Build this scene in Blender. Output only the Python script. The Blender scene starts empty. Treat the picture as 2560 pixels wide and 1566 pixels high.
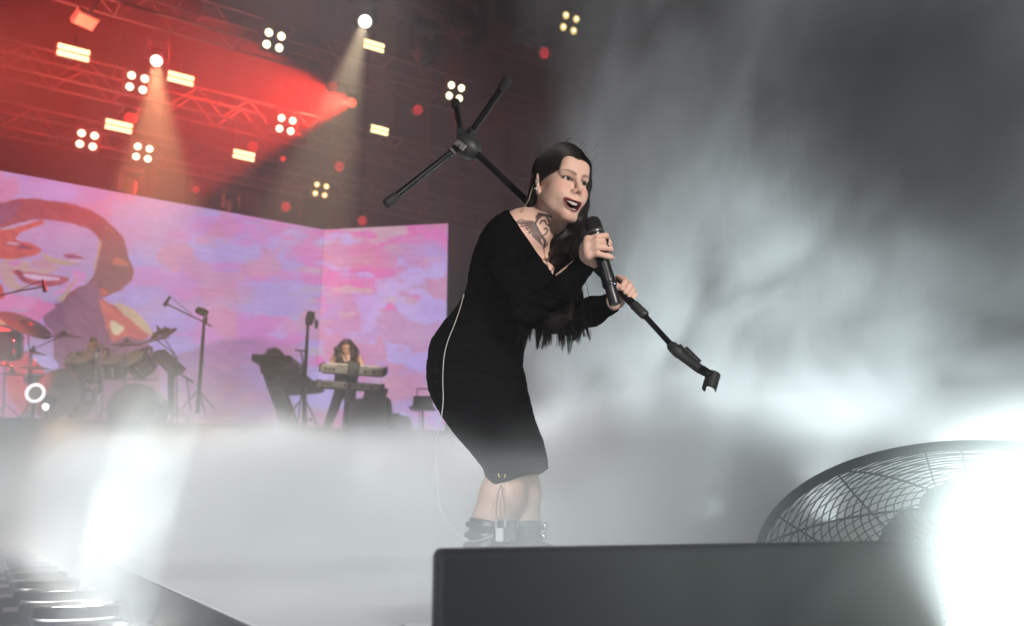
import bpy, bmesh, math, random
import numpy as np
from mathutils import Vector, Matrix, Euler

random.seed(7)
RNG = np.random.default_rng(7)
scene = bpy.context.scene
COL = scene.collection
R = math.radians

# ------------------------------------------------------------------ camera, world, exposure
F_PX, W_PX, H_PX = 2240.0, 2560.0, 1566.0
CAM_H, PITCH = 0.14, R(13.2)
SN, CS = math.sin(PITCH), math.cos(PITCH)

cam_data = bpy.data.cameras.new('camera')
cam_data.sensor_width = 36.0
cam_data.lens = 36.0 * F_PX / W_PX
cam_data.clip_start = 0.05
cam_data.clip_end = 400.0
cam_data.dof.use_dof = True
cam_data.dof.focus_distance = 2.72
cam_data.dof.aperture_fstop = 3.2
cam = bpy.data.objects.new('camera', cam_data)
COL.objects.link(cam)
cam.location = (0, 0, CAM_H)
cam.rotation_euler = (R(90) + PITCH, 0, 0)
scene.camera = cam

world = bpy.data.worlds.new('World')
scene.world = world
world.use_nodes = True
bg = world.node_tree.nodes['Background']
bg.inputs['Color'].default_value = (0.012, 0.014, 0.018, 1)      # open night sky over the venue
bg.inputs['Strength'].default_value = 0.25

vs = scene.view_settings
vs.view_transform = 'Standard'
vs.look = 'None'
vs.exposure = 0.0
vs.gamma = 1.0
vs.use_curve_mapping = False

cy = scene.cycles
cy.use_denoising = True
cy.denoiser = 'OPENIMAGEDENOISE'
cy.use_adaptive_sampling = True
cy.adaptive_threshold = 0.02
cy.max_bounces = 5
cy.diffuse_bounces = 2
cy.glossy_bounces = 2
cy.transmission_bounces = 3
cy.transparent_max_bounces = 8
cy.volume_bounces = 1
cy.volume_step_rate = 1.0
cy.volume_max_steps = 160
cy.sample_clamp_indirect = 4.0
cy.caustics_reflective = False
cy.caustics_refractive = False


def U(px, py, Y):
    """point seen at photograph pixel (px, py), at horizontal distance Y in front of the lens"""
    a = (H_PX / 2 - py) / F_PX
    dz = Y * (SN + a * CS) / (CS - a * SN)
    x = (px - W_PX / 2) / F_PX * (Y * CS + dz * SN)
    return Vector((x, Y, CAM_H + dz))


def UZ(px, py, z):
    """point seen at photograph pixel, at height z"""
    a = (H_PX / 2 - py) / F_PX
    Y = (z - CAM_H) * (CS - a * SN) / (SN + a * CS)
    return U(px, py, Y)


def PX(Y, z=0.9):
    """metres per photograph pixel at distance Y"""
    return (Y * CS + (z - CAM_H) * SN) / F_PX


# ------------------------------------------------------------------ spots: rig beams, the follow spot, and fills added outside the frame
def spot(name, loc, target, watts, color, cone, blend=0.3, radius=0.08):
    d = bpy.data.lights.new(name, 'SPOT')
    d.energy = watts
    d.color = color
    d.spot_size = R(cone)
    d.spot_blend = blend
    d.shadow_soft_size = radius
    o = bpy.data.objects.new(name, d)
    COL.objects.link(o)
    o.location = loc
    o.rotation_euler = (Vector(target) - Vector(loc)).to_track_quat('-Z', 'Y').to_euler()
    return o


HEADPOS = U(1420, 455, 2.72)
spot('follow_spot', (4.6, -6.2, 3.0), HEADPOS + Vector((0, 0, -0.16)), 5200, (1.0, 0.92, 0.86), 9.5, 0.6, 0.22)
spot('side_smoke_fill', (10.5, 5.0, 0.6), (2.4, 5.6, 1.2), 2200, (0.86, 0.98, 0.97), 46, 0.9, 0.25)  # unseen fills from both sides, added to brighten the smoke
spot('side_smoke_fill', (-7.4, 6.2, 1.2), (-1.0, 6.0, 0.1), 6200, (0.96, 0.97, 1.0), 26, 0.9, 0.25)
spot('keyboard_fill', (-1.0, 7.5, 8.2), U(866, 900, 15.7), 6500, (1.0, 0.86, 0.66), 10, 0.6, 0.15)  # unseen spot added to brighten the keyboard player
spot('overhead_smoke_fill', (2.2, 7.4, 12.4), (1.9, 6.2, 0.0), 1000, (0.90, 0.96, 1.0), 40, 0.9, 0.3)  # unseen fills from above, added to lift the plume and low fog
spot('overhead_smoke_fill', (-1.6, 7.4, 7.6), (-1.6, 5.6, 0.0), 3600, (0.95, 0.97, 1.0), 40, 0.9, 0.2)
spot('front_smoke_fill', (-2.4, -4.6, 2.6), (-0.62, 2.3, -0.1), 6000, (0.94, 0.98, 1.0), 19, 0.9, 0.3)  # unseen fills from the camera side, added to whiten the fog
spot('front_smoke_fill', (3.4, -4.6, 2.5), (1.75, 5.0, 0.95), 11500, (0.86, 0.98, 1.0), 19, 0.9, 0.3)
spot('front_smoke_fill', (2.6, -4.6, 2.2), (0.12, 2.2, -0.05), 3000, (0.90, 1.0, 0.98), 11, 0.9, 0.3)

# ------------------------------------------------------------------ helpers: node expressions
class NX:
    """tiny expression builder over shader math nodes"""
    def __init__(s, nt, sock): s.nt, s.s = nt, sock
    def _m(s, op, *o, clamp=False):
        n = s.nt.nodes.new('ShaderNodeMath'); n.operation = op; n.use_clamp = clamp
        for i, v in enumerate((s,) + o):
            if isinstance(v, NX): s.nt.links.new(v.s, n.inputs[i])
            else: n.inputs[i].default_value = v
        return NX(s.nt, n.outputs[0])
    def __add__(s, o): return s._m('ADD', o)
    __radd__ = __add__
    def __mul__(s, o): return s._m('MULTIPLY', o)
    __rmul__ = __mul__
    def __sub__(s, o): return s._m('SUBTRACT', o)
    def __rsub__(s, o): return (s * -1.0) + o
    def __truediv__(s, o): return s._m('DIVIDE', o)
    def pow(s, o): return s._m('POWER', o)
    def max(s, o): return s._m('MAXIMUM', o)
    def min(s, o): return s._m('MINIMUM', o)
    def sqrt(s): return s._m('SQRT')
    def clamp(s): return s._m('ADD', 0.0, clamp=True)
    def ss(s, a, b):
        """smoothstep from a to b"""
        n = s.nt.nodes.new('ShaderNodeMapRange'); n.interpolation_type = 'SMOOTHSTEP'; n.clamp = True
        s.nt.links.new(s.s, n.inputs['Value'])
        lo, hi, t0, t1 = (a, b, 0.0, 1.0) if a < b else (b, a, 1.0, 0.0)
        n.inputs['From Min'].default_value = lo; n.inputs['From Max'].default_value = hi
        n.inputs['To Min'].default_value = t0; n.inputs['To Max'].default_value = t1
        return NX(s.nt, n.outputs['Result'])


def nx_coords(nt):
    tc = nt.nodes.new('ShaderNodeTexCoord')
    sp = nt.nodes.new('ShaderNodeSeparateXYZ')
    nt.links.new(tc.outputs['Object'], sp.inputs[0])
    return tc.outputs['Object'], NX(nt, sp.outputs[0]), NX(nt, sp.outputs[1]), NX(nt, sp.outputs[2])


def nx_noise(nt, vec, scale, detail=2.0, rough=0.5, offset=(0, 0, 0), stretch=(1, 1, 1), dist=0.0):
    mp = nt.nodes.new('ShaderNodeVectorMath'); mp.operation = 'MULTIPLY_ADD'
    nt.links.new(vec, mp.inputs[0])
    mp.inputs[1].default_value = stretch
    mp.inputs[2].default_value = offset
    n = nt.nodes.new('ShaderNodeTexNoise')
    nt.links.new(mp.outputs[0], n.inputs['Vector'])
    n.inputs['Scale'].default_value = scale
    n.inputs['Detail'].default_value = detail
    n.inputs['Roughness'].default_value = rough
    n.inputs['Distortion'].default_value = dist
    return NX(nt, n.outputs[0])


# ------------------------------------------------------------------ helpers: materials
def mat_new(name):
    m = bpy.data.materials.new(name); m.use_nodes = True
    return m, m.node_tree, m.node_tree.nodes['Principled BSDF']


def mat(name, col, rough=0.6, metal=0.0, var=0.12, vscale=14.0, bump=0.0, bscale=120.0, spec=0.5, sss=0.0, sheen=0.0):
    """plain surface with a little grain in colour and relief"""
    m, nt, b = mat_new(name)
    vec = nt.nodes.new('ShaderNodeTexCoord').outputs['Object']
    n = nx_noise(nt, vec, vscale, 4.0, 0.6)
    mix = nt.nodes.new('ShaderNodeMix'); mix.data_type = 'RGBA'
    nt.links.new(n.s, mix.inputs['Factor'])
    mix.inputs['A'].default_value = (*[c * (1 - var) for c in col], 1)
    mix.inputs['B'].default_value = (*[min(1, c * (1 + var)) for c in col], 1)
    nt.links.new(mix.outputs['Result'], b.inputs['Base Color'])
    rr = n * 0.16 + (rough - 0.08)
    nt.links.new(rr.s, b.inputs['Roughness'])
    b.inputs['Metallic'].default_value = metal
    b.inputs['Specular IOR Level'].default_value = spec
    if sss:
        b.inputs['Subsurface Weight'].default_value = sss
        b.inputs['Subsurface Radius'].default_value = (0.010, 0.004, 0.002)
        b.inputs['Subsurface Scale'].default_value = 0.6
    if sheen:
        b.inputs['Sheen Weight'].default_value = sheen
        b.inputs['Sheen Roughness'].default_value = 0.5
    if bump:
        bp = nt.nodes.new('ShaderNodeBump')
        bp.inputs['Strength'].default_value = bump
        bp.inputs['Distance'].default_value = 0.002
        n2 = nx_noise(nt, vec, bscale, 3.0, 0.6)
        nt.links.new(n2.s, bp.inputs['Height'])
        nt.links.new(bp.outputs[0], b.inputs['Normal'])
    return m


def mat_emit(name, col, strength, sample=False):
    m, nt, b = mat_new(name)
    b.inputs['Base Color'].default_value = (*[c * 0.4 for c in col], 1)
    b.inputs['Emission Color'].default_value = (*col, 1)
    b.inputs['Emission Strength'].default_value = strength
    m.cycles.emission_sampling = 'AUTO' if sample else 'NONE'
    return m


def mat_attr(name, rough=0.5, spec=0.5, emit=0.0, sss=0.0, bump=0.0, bscale=150.0, sample=False, tint=1.0):
    """colour comes from the mesh's own colour attribute"""
    m, nt, b = mat_new(name)
    at = nt.nodes.new('ShaderNodeAttribute'); at.attribute_name = 'pigment'
    if emit:
        b.inputs['Base Color'].default_value = (0.02, 0.02, 0.02, 1)
        nt.links.new(at.outputs['Color'], b.inputs['Emission Color'])
        b.inputs['Emission Strength'].default_value = emit
        m.cycles.emission_sampling = 'AUTO' if sample else 'NONE'
    else:
        nt.links.new(at.outputs['Color'], b.inputs['Base Color'])
    b.inputs['Roughness'].default_value = rough
    b.inputs['Specular IOR Level'].default_value = spec
    if sss:
        b.inputs['Subsurface Weight'].default_value = sss
        b.inputs['Subsurface Radius'].default_value = (0.012, 0.004, 0.002)
        b.inputs['Subsurface Scale'].default_value = 0.5
    if bump:
        vec = nt.nodes.new('ShaderNodeTexCoord').outputs['Object']
        bp = nt.nodes.new('ShaderNodeBump')
        bp.inputs['Strength'].default_value = bump
        bp.inputs['Distance'].default_value = 0.001
        nt.links.new(nx_noise(nt, vec, bscale, 3.0, 0.6).s, bp.inputs['Height'])
        nt.links.new(bp.outputs[0], b.inputs['Normal'])
    return m


# ------------------------------------------------------------------ helpers: objects
def link(o, parent=None):
    COL.objects.link(o)
    if parent is not None: o.parent = parent
    return o


def tag(o, label=None, cat=None, group=None, kind=None):
    if label: o['label'] = label
    if cat: o['category'] = cat
    if group: o['group'] = group
    if kind: o['kind'] = kind
    return o


def world_m(o):
    m = Matrix.Identity(4)
    while o is not None:
        m = (Matrix.Translation(o.location) @ o.rotation_euler.to_matrix().to_4x4() @ Matrix.Diagonal((*o.scale, 1))) @ m
        o = o.parent
    return m


def thing(name, label, cat, loc=(0, 0, 0), rotz=0.0, group=None):
    o = bpy.data.objects.new(name, None)
    o.empty_display_size = 0.1
    link(o)
    o.location = loc
    o.rotation_euler = (0, 0, rotz)
    return tag(o, label, cat, group)


def copy_tree(o, parent=None):
    c = o.copy(); COL.objects.link(c)
    c.parent = parent
    for ch in list(o.children): copy_tree(ch, c)
    return c


class MB:
    """collects shapes into one mesh; world=True lets build() bring world points into the parent's frame"""
    def __init__(s): s.v, s.f = [], []
    def raw(s, v, f):
        n = len(s.v)
        s.v += [tuple(p) for p in v]
        s.f += [tuple(i + n for i in q) for q in f]
        return s
    def box(s, c, size, rot=None, taper=1.0):
        c = Vector(c); h = Vector(size) * 0.5
        pts = []
        for z in (-1, 1):
            k = taper if z > 0 else 1.0
            for x, y in ((-1, -1), (1, -1), (1, 1), (-1, 1)):
                p = Vector((x * h.x * k, y * h.y * k, z * h.z))
                if rot is not None: p = rot @ p
                pts.append(c + p)
        return s.raw(pts, [(3, 2, 1, 0), (4, 5, 6, 7), (0, 1, 5, 4), (1, 2, 6, 5), (2, 3, 7, 6), (3, 0, 4, 7)])
    def bar(s, a, b, w, h=None, up=(0, 0, 1)):
        """box beam from a to b, w wide and h high"""
        a, b = Vector(a), Vector(b); h = h or w
        d = (b - a); L = d.length; d.normalize()
        u = Vector(up)
        if abs(u.dot(d)) > 0.98: u = Vector((1, 0, 0))
        x = d.cross(u).normalized(); y = x.cross(d).normalized()
        m = Matrix((x, d, y)).transposed()
        return s.box((a + b) / 2, (w, L, h), m)
    def tube(s, pts, rad, n=8, cap=True, squash=None):
        pts = [Vector(p) for p in pts]
        if not hasattr(rad, '__len__'): rad = [rad] * len(pts)
        rings = []
        t = (pts[1] - pts[0]).normalized()
        u = Vector((0, 0, 1)) if abs(t.z) < 0.9 else Vector((1, 0, 0))
        for i, p in enumerate(pts):
            t = (pts[min(i + 1, len(pts) - 1)] - pts[max(i - 1, 0)])
            if t.length < 1e-9: t = Vector((0, 0, 1))
            t.normalize()
            x = t.cross(u)
            if x.length < 1e-6: x = t.cross(Vector((0.3, 1, 0.2)))
            x.normalize(); u = x.cross(t).normalized()
            sq = squash or 1.0
            rings.append([p + rad[i] * (math.cos(2 * math.pi * k / n) * x + sq * math.sin(2 * math.pi * k / n) * u) for k in range(n)])
        v = [q for r in rings for q in r]
        f = []
        for i in range(len(pts) - 1):
            for k in range(n):
                a, b = i * n + k, i * n + (k + 1) % n
                f.append((a, b, b + n, a + n))
        if cap:
            f.append(tuple(range(n - 1, -1, -1)))
            m = (len(pts) - 1) * n
            f.append(tuple(range(m, m + n)))
        return s.raw(v, f)
    def lathe(s, prof, c, axis=(0, 0, 1), n=24, cap=True, ref=None):
        """profile [(radius, height)] turned about axis through c"""
        c = Vector(c); ax = Vector(axis).normalized()
        u = Vector(ref) if ref else (Vector((1, 0, 0)) if abs(ax.x) < 0.9 else Vector((0, 1, 0)))
        x = (u - ax * u.dot(ax)).normalized(); y = ax.cross(x)
        v = []; f = []
        for r, h in prof:
            for k in range(n):
                t = 2 * math.pi * k / n
                v.append(c + ax * h + r * (math.cos(t) * x + math.sin(t) * y))
        for i in range(len(prof) - 1):
            for k in range(n):
                a, b = i * n + k, i * n + (k + 1) % n
                f.append((a, b, b + n, a + n))
        if cap:
            if prof[0][0] > 1e-5: f.append(tuple(range(n - 1, -1, -1)))
            if prof[-1][0] > 1e-5:
                m = (len(prof) - 1) * n
                f.append(tuple(range(m, m + n)))
        return s.raw(v, f)
    def ring(s, c, axis, r, t, n=40, m=6):
        """torus of radius r and tube radius t"""
        c = Vector(c); ax = Vector(axis).normalized()
        u = Vector((1, 0, 0)) if abs(ax.x) < 0.9 else Vector((0, 1, 0))
        x = (u - ax * u.dot(ax)).normalized(); y = ax.cross(x)
        v = []; f = []
        for i in range(n):
            a = 2 * math.pi * i / n
            d = math.cos(a) * x + math.sin(a) * y
            for j in range(m):
                b = 2 * math.pi * j / m
                v.append(c + d * (r + t * math.cos(b)) + ax * (t * math.sin(b)))
        for i in range(n):
            for j in range(m):
                f.append((i * m + j, ((i + 1) % n) * m + j, ((i + 1) % n) * m + (j + 1) % m, i * m + (j + 1) % m))
        return s.raw(v, f)
    def ball(s, c, r, n=12, m=8, scale=(1, 1, 1), rot=None):
        c = Vector(c); v = []; f = []
        for i in range(m + 1):
            a = math.pi * i / m
            for k in range(n):
                b = 2 * math.pi * k / n
                p = Vector((r * scale[0] * math.sin(a) * math.cos(b), r * scale[1] * math.sin(a) * math.sin(b), r * scale[2] * math.cos(a)))
                if rot is not None: p = rot @ p
                v.append(c + p)
        for i in range(m):
            for k in range(n):
                a, b = i * n + k, i * n + (k + 1) % n
                f.append((a, a + n, b + n, b))
        return s.raw(v, f)
    def build(s, name, material, parent=None, world=False, smooth=True, bevel=0.0, flat_angle=35):
        me = bpy.data.meshes.new(name)
        v = s.v
        if world and parent is not None:
            mi = world_m(parent).inverted()
            v = [mi @ Vector(p) for p in v]
        me.from_pydata([tuple(p) for p in v], [], s.f)
        me.validate()
        if smooth:
            me.shade_smooth()
            try: me.set_sharp_from_angle(angle=R(flat_angle))
            except Exception: pass
        me.materials.append(material)
        o = bpy.data.objects.new(name, me)
        link(o, parent)
        if bevel:
            md = o.modifiers.new('edge', 'BEVEL'); md.width = bevel; md.segments = 2; md.limit_method = 'ANGLE'; md.angle_limit = R(40)
        return o


def np_mesh(name, V, Fq, material, parent=None, smooth=True, col=None):
    """mesh from numpy vertices (world space) and quads; col: per-vertex linear RGB"""
    V = np.asarray(V, dtype=np.float64)
    if parent is not None:
        M = np.array(world_m(parent).inverted())
        V = V @ M[:3, :3].T + M[:3, 3]
    me = bpy.data.meshes.new(name)
    k = Fq.shape[1]
    me.vertices.add(len(V)); me.vertices.foreach_set('co', V.astype(np.float32).ravel())
    me.loops.add(Fq.size); me.loops.foreach_set('vertex_index', Fq.astype(np.int32).ravel())
    me.polygons.add(len(Fq))
    me.polygons.foreach_set('loop_start', np.arange(0, Fq.size, k, dtype=np.int32))
    me.polygons.foreach_set('loop_total', np.full(len(Fq), k, dtype=np.int32))
    if smooth: me.polygons.foreach_set('use_smooth', np.ones(len(Fq), dtype=bool))
    me.update(calc_edges=True)
    me.validate()
    if col is not None:
        a = me.attributes.new('pigment', 'FLOAT_COLOR', 'POINT')
        c = np.ones((len(V), 4), dtype=np.float32); c[:, :3] = col
        a.data.foreach_set('color', c.ravel())
    me.materials.append(material)
    return link(bpy.data.objects.new(name, me), parent)


def srgb(*c):
    """0-255 display values to linear"""
    o = []
    for x in c:
        x = x / 255.0
        o.append(x / 12.92 if x <= 0.04045 else ((x + 0.055) / 1.055) ** 2.4)
    return tuple(o)

# ------------------------------------------------------------------ setting: floor, decks, riser, screens, trusses
D = Vector((0.8396, 0.5435, 0))       # across the stage
N = Vector((-0.5435, 0.8396, 0))      # towards the back of the stage
UPV = Vector((0, 0, 1))

M_FLOOR = mat('stage_floor_vinyl', (0.46, 0.46, 0.465), 0.45, var=0.18, vscale=3.0, bump=0.15)
M_DECK = mat('dark_deck', (0.035, 0.037, 0.042), 0.55, var=0.3, vscale=5.0, bump=0.2)
M_BLACK = mat('black_paint', (0.018, 0.018, 0.02), 0.5, var=0.25, vscale=9.0)
M_BLACKMETAL = mat('black_metal', (0.02, 0.02, 0.022), 0.34, metal=0.6, var=0.2)
M_ALU = mat('aluminium_tube', (0.42, 0.42, 0.44), 0.38, metal=0.85, var=0.15)
M_TRUSS = mat('truss_tube', (0.075, 0.075, 0.08), 0.75, metal=0.0, var=0.2, spec=0.25)
M_CHROME = mat('chrome', (0.62, 0.62, 0.64), 0.16, metal=1.0, var=0.06)
M_CABLE = mat('black_rubber', (0.02, 0.02, 0.02), 0.7)
M_GREYCLOTH = mat('grey_cover', (0.10, 0.10, 0.11), 0.85, var=0.2, vscale=6)

def prism(foot, z0, z1):
    n = len(foot); mb = MB()
    v = [(x, y, z0) for x, y in foot] + [(x, y, z1) for x, y in foot]
    f = [tuple(range(n - 1, -1, -1)), tuple(range(n, 2 * n))]
    f += [(i, (i + 1) % n, (i + 1) % n + n, i + n) for i in range(n)]
    return mb.raw(v, f)

ground = MB().raw([(-120, -40, -1.3), (120, -40, -1.3), (120, 160, -1.3), (-120, 160, -1.3)], [(0, 1, 2, 3)]).build('ground', M_DECK)
tag(ground, kind='structure')
EDGE = Vector((-0.47, 0.8827, 0))     # the direction in which the runway edges recede
E0 = Vector((-0.33, 1.27, 0))
left_far = E0 + EDGE * 17.5
foot = [(E0.x + 0.10, E0.y - 0.19), (-0.135, 1.0), (-0.155, 1.34), (6.5, 5.64), (9, 7.3), (9, 19.0), (left_far.x, left_far.y)]
st = prism(foot, -0.05, 0.0).build('stage_floor', M_FLOOR, smooth=False)
tag(st, kind='structure')
ld = prism([(E0.x - 0.02, E0.y - 0.05), (left_far.x - 0.02, left_far.y), (-14, 15), (-5, 0.2), (-1.2, 0.2)], -0.4, -0.235).build('lamp_deck', M_DECK, smooth=False)
tag(ld, kind='structure')

ef = MB().bar((E0.x - 0.008 + 0.10, E0.y - 0.19, -0.118), (left_far.x - 0.008, left_far.y, -0.118), 0.012, 0.232)
ef.build('edge_fascia', M_BLACK, st, smooth=False)

# riser across the back of the stage
def riser_y(x): return 15.4 + 0.32 * (x + 2.88)
RZ = 1.72
rs = prism([(-14, riser_y(-14)), (9, riser_y(9)), (9, 25), (-14, 25)], 0.004, RZ).build('riser', M_DECK, smooth=False)
tag(rs, kind='structure')
M_FASCIA = mat('riser_fascia', (0.06, 0.06, 0.065), 0.6, var=0.3)
ang = math.atan(0.32)
pane = None
for i in range(17):
    x = -13.4 + i * 1.05
    c = Vector((x, riser_y(x) - 0.016, RZ / 2 - 0.02))
    if pane is None:
        pane = MB().box((0, 0, 0), (1.04 * math.hypot(1, 0.32), 0.03, RZ - 0.12)).build('fascia_panel', M_FASCIA, rs, smooth=False, bevel=0.004)
        o = pane
    else:
        o = pane.copy(); COL.objects.link(o)
    o.location = c; o.rotation_euler = (0, 0, ang)
lip = MB()
lip.bar((-13.9, riser_y(-13.9) - 0.05, RZ - 0.03), (8.9, riser_y(8.9) - 0.05, RZ - 0.03), 0.05, 0.06)
lip.build('riser_edge_trim', M_BLACKMETAL, rs, smooth=False)

# dark cloth closing the back and the roof skin over the rig
M_DRAPE = mat('black_drape', (0.012, 0.012, 0.014), 0.9, var=0.3)
KP = Vector((-4.19, 19.0, 0))
bk = MB()
pts = []
n = 120
a, b = KP - D * 14 + N * 1.6, KP + D * 26 + N * 1.6
for i in range(n + 1):
    p = a.lerp(b, i / n) + N * (0.12 * math.sin(i * 1.9) + 0.05 * math.sin(i * 0.7))
    pts += [(p.x, p.y, 0.0), (p.x, p.y, 14.0)]
bk.raw(pts, [(2 * i, 2 * i + 2, 2 * i + 3, 2 * i + 1) for i in range(n)])
tag(bk.build('drape_wall', M_DRAPE), kind='structure')

# ------------------------------------------------------------------ LED walls
def vnoise(x, y, seed=0):
    g = np.random.default_rng(seed).random((97, 97))
    xi = np.floor(x).astype(int); yi = np.floor(y).astype(int)
    fx = x - xi; fy = y - yi
    fx = fx * fx * (3 - 2 * fx); fy = fy * fy * (3 - 2 * fy)
    i0, j0, i1, j1 = xi % 97, yi % 97, (xi + 1) % 97, (yi + 1) % 97
    return (g[i0, j0] * (1 - fx) + g[i1, j0] * fx) * (1 - fy) + (g[i0, j1] * (1 - fx) + g[i1, j1] * fx) * fy

def fbm(x, y, seed=0, octv=4, gain=0.5):
    s = 0; a = 1; t = 0
    for k in range(octv):
        s = s + a * vnoise(x * 2 ** k + 13.7 * k, y * 2 ** k + 7.1 * k, seed + k); t += a; a *= gain
    return s / t

def inpoly(px, py, poly):
    ins = np.zeros(px.shape, bool)
    n = len(poly)
    for i in range(n):
        x0, y0 = poly[i]; x1, y1 = poly[(i + 1) % n]
        c = ((y0 > py) != (y1 > py)) & (px < (x1 - x0) * (py - y0) / (y1 - y0 + 1e-12) + x0)
        ins ^= c
    return ins

def paint_screen(P, hue=0.0, portrait=True):
    """the picture that plays on the LED wall: P are points on the wall, art laid out on the wall's own plane"""
    # wall picture coordinates, matched to the photograph's layout of the print
    d = P[:, 1] * CS + (P[:, 2] - CAM_H) * SN
    x = 1280 + F_PX * P[:, 0] / d
    y = 783 - F_PX * (-P[:, 1] * SN + (P[:, 2] - CAM_H) * CS) / d
    n1 = fbm(x / 260, y / 150, 3, 5, 0.55); n2 = fbm(x / 170 + 9, y / 70, 11, 5, 0.6); n3 = fbm(x / 90, y / 26, 21, 4, 0.6)
    lav = np.array([196, 160, 214.]); pink = np.array([229, 124, 204.]); blue = np.array([178, 170, 250.]); beige = np.array([204, 190, 204.]); rose = np.array([214, 150, 190.])
    c = np.tile(lav, (len(x), 1))
    def blend(c, col, w): return c * (1 - w[:, None]) + np.array(col) * w[:, None]
    right = np.clip((x - 380) / 500, 0, 1)
    c = blend(c, blue, np.clip((n1 - 0.46) * 7, 0, 0.75) * 0.8)
    pk = n2 + 0.16 * np.clip(1 - np.abs(x - 640) / 160, 0, 1) + 0.12 * np.clip(1 - np.abs(y - 620) / 150, 0, 1) * right
    c = blend(c, pink, np.clip((pk - 0.55) * 9, 0, 1) * (0.45 + 0.45 * right))
    c = blend(c, beige, np.clip((n3 - 0.56) * 12, 0, 0.85) * np.clip((x - 680) / 120, 0, 1) * np.clip((n2 - 0.35) * 6, 0, 1))
    c = blend(c, np.array([192, 186, 255.]), np.clip((fbm(x / 120 + 3, y / 60, 41, 4) - 0.56) * 14, 0, 0.9) * right)
    c = blend(c, rose, np.clip((fbm(x / 110 + 3, y / 80, 55, 4) - 0.58) * 12, 0, 0.7))
    # dark hills low on the picture
    hill = 905 + 70 * np.sin(x / 170 + 1) + 40 * (n1 - 0.5)
    c = blend(c, [160, 120, 170], np.clip((y - hill) / 14, 0, 1) * np.clip((800 - x) / 200, 0, 1) * 0.75)
    c = blend(c, [190, 140, 165], np.clip((y - hill - 60) / 20, 0, 1) * np.clip((n2 - 0.45) * 8, 0, 1) * np.clip((900 - x) / 200, 0, 1) * 0.7)
    if portrait:
        wx = x + 5 * (fbm(x / 22, y / 22, 71, 3) - 0.5) * 2
        wy = y + 4 * (fbm(x / 22, y / 22, 81, 3) - 0.5) * 2
        K = 380 / 1548
        def poly(pts, col, soft=False, noisy=0.0, full=False):
            nonlocal c
            q = [(a, b) if full else (a * K, 430 + b * K) for a, b in pts]
            for _ in range(2):                                  # round the corners of the drawn shapes
                q = [pt for (a0, b0), (a1, b1) in zip(q, q[1:] + q[:1]) for pt in ((a0 * 0.75 + a1 * 0.25, b0 * 0.75 + b1 * 0.25), (a0 * 0.25 + a1 * 0.75, b0 * 0.25 + b1 * 0.75))]
            w = sum(inpoly(wx + jx, wy + jy, q).astype(float) for jx, jy in ((1.6, 0.4), (-0.5, 1.6), (-1.6, -0.5), (0.4, -1.6))) / 4
            if noisy: w = w * np.clip((n3 - noisy) * 10 + 0.5, 0, 1)
            c = blend(c, col, w)
        poly([(-1500, 900), (-900, 500), (-300, 340), (0, 325), (120, 280), (330, 268), (580, 295), (800, 340), (1000, 430), (1150, 550), (1240, 650), (1290, 780), (1310, 880), (1365, 1000), (1340, 1110), (1250, 1190), (1150, 1240), (1000, 1300), (900, 1330), (-1500, 1300)], [150, 84, 96])
        poly([(-1500, 500), (0, 330), (270, 290), (160, 400), (150, 480), (0, 550), (-1500, 900)], [132, 92, 126])
        poly([(1010, 640), (1240, 700), (1300, 900), (1350, 1010), (1250, 1180), (1000, 1280), (880, 1170), (980, 1000)], [140, 92, 104])
        poly([(900, 1190), (1010, 1170), (1100, 1200), (1090, 1260), (980, 1270), (920, 1240)], [206, 106, 100])
        poly([(1050, 560), (1250, 640), (1290, 760), (1200, 720), (1100, 620)], [200, 120, 105], noisy=0.5)
        poly([(1140, 860), (1290, 900), (1310, 960), (1150, 950)], [196, 110, 104], noisy=0.45)
        # body and collar
        poly([(120, 762), (165, 755), (235, 690), (250, 742), (290, 790), (340, 832), (385, 872), (405, 930), (395, 1100), (75, 1100), (150, 850), (96, 790)], [146, 96, 128], full=True)
        poly([(-200, 700), (165, 755), (100, 790), (60, 880), (60, 1100), (-200, 1100)], [228, 130, 190], full=True)
        poly([(-40, 770), (20, 795), (48, 850), (20, 880), (-40, 890)], [240, 160, 120], full=True)
        poly([(40, 855), (110, 880), (150, 905), (140, 930), (90, 905), (45, 880)], [196, 170, 240], full=True)
        poly([(15, 860), (60, 880), (120, 930), (100, 1000), (60, 1040), (20, 1000)], [236, 84, 96], full=True)
        poly([(243, 742), (275, 756), (335, 800), (385, 842), (350, 852), (305, 838), (280, 868), (262, 800)], [214, 112, 112], full=True)
        poly([(276, 752), (330, 770), (375, 815), (395, 850), (360, 832), (312, 786)], [214, 186, 160], full=True)
        poly([(270, 798), (306, 812), (312, 826), (284, 846)], [226, 206, 176], full=True)
        # face
        poly([(-1500, 900), (-700, 700), (0, 590), (60, 560), (250, 510), (350, 480), (430, 500), (560, 490), (700, 520), (850, 550), (960, 620), (1010, 690), (1000, 850), (980, 1000), (930, 1090), (830, 1170), (700, 1220), (640, 1300), (520, 1330), (400, 1310), (330, 1330), (280, 1450), (0, 1390), (-1500, 1390)], [192, 166, 216])
        poly([(1000, 690), (1030, 690), (1010, 860), (985, 1010), (960, 1000), (990, 850)], [204, 172, 140])
        poly([(0, 600), (60, 590), (230, 550), (330, 560), (200, 620), (100, 690), (0, 700)], [204, 176, 146])
        poly([(430, 820), (520, 870), (700, 910), (850, 900), (740, 945), (580, 950), (470, 900)], [200, 178, 160])
        poly([(0, 880), (270, 880), (320, 1000), (460, 990), (560, 950), (600, 980), (500, 1050), (300, 1020), (120, 1000), (160, 1140), (300, 1180), (180, 1230), (60, 1160), (0, 1050)], [202, 172, 176])
        poly([(60, 900), (250, 890), (200, 960), (90, 960)], [214, 150, 208])
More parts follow.
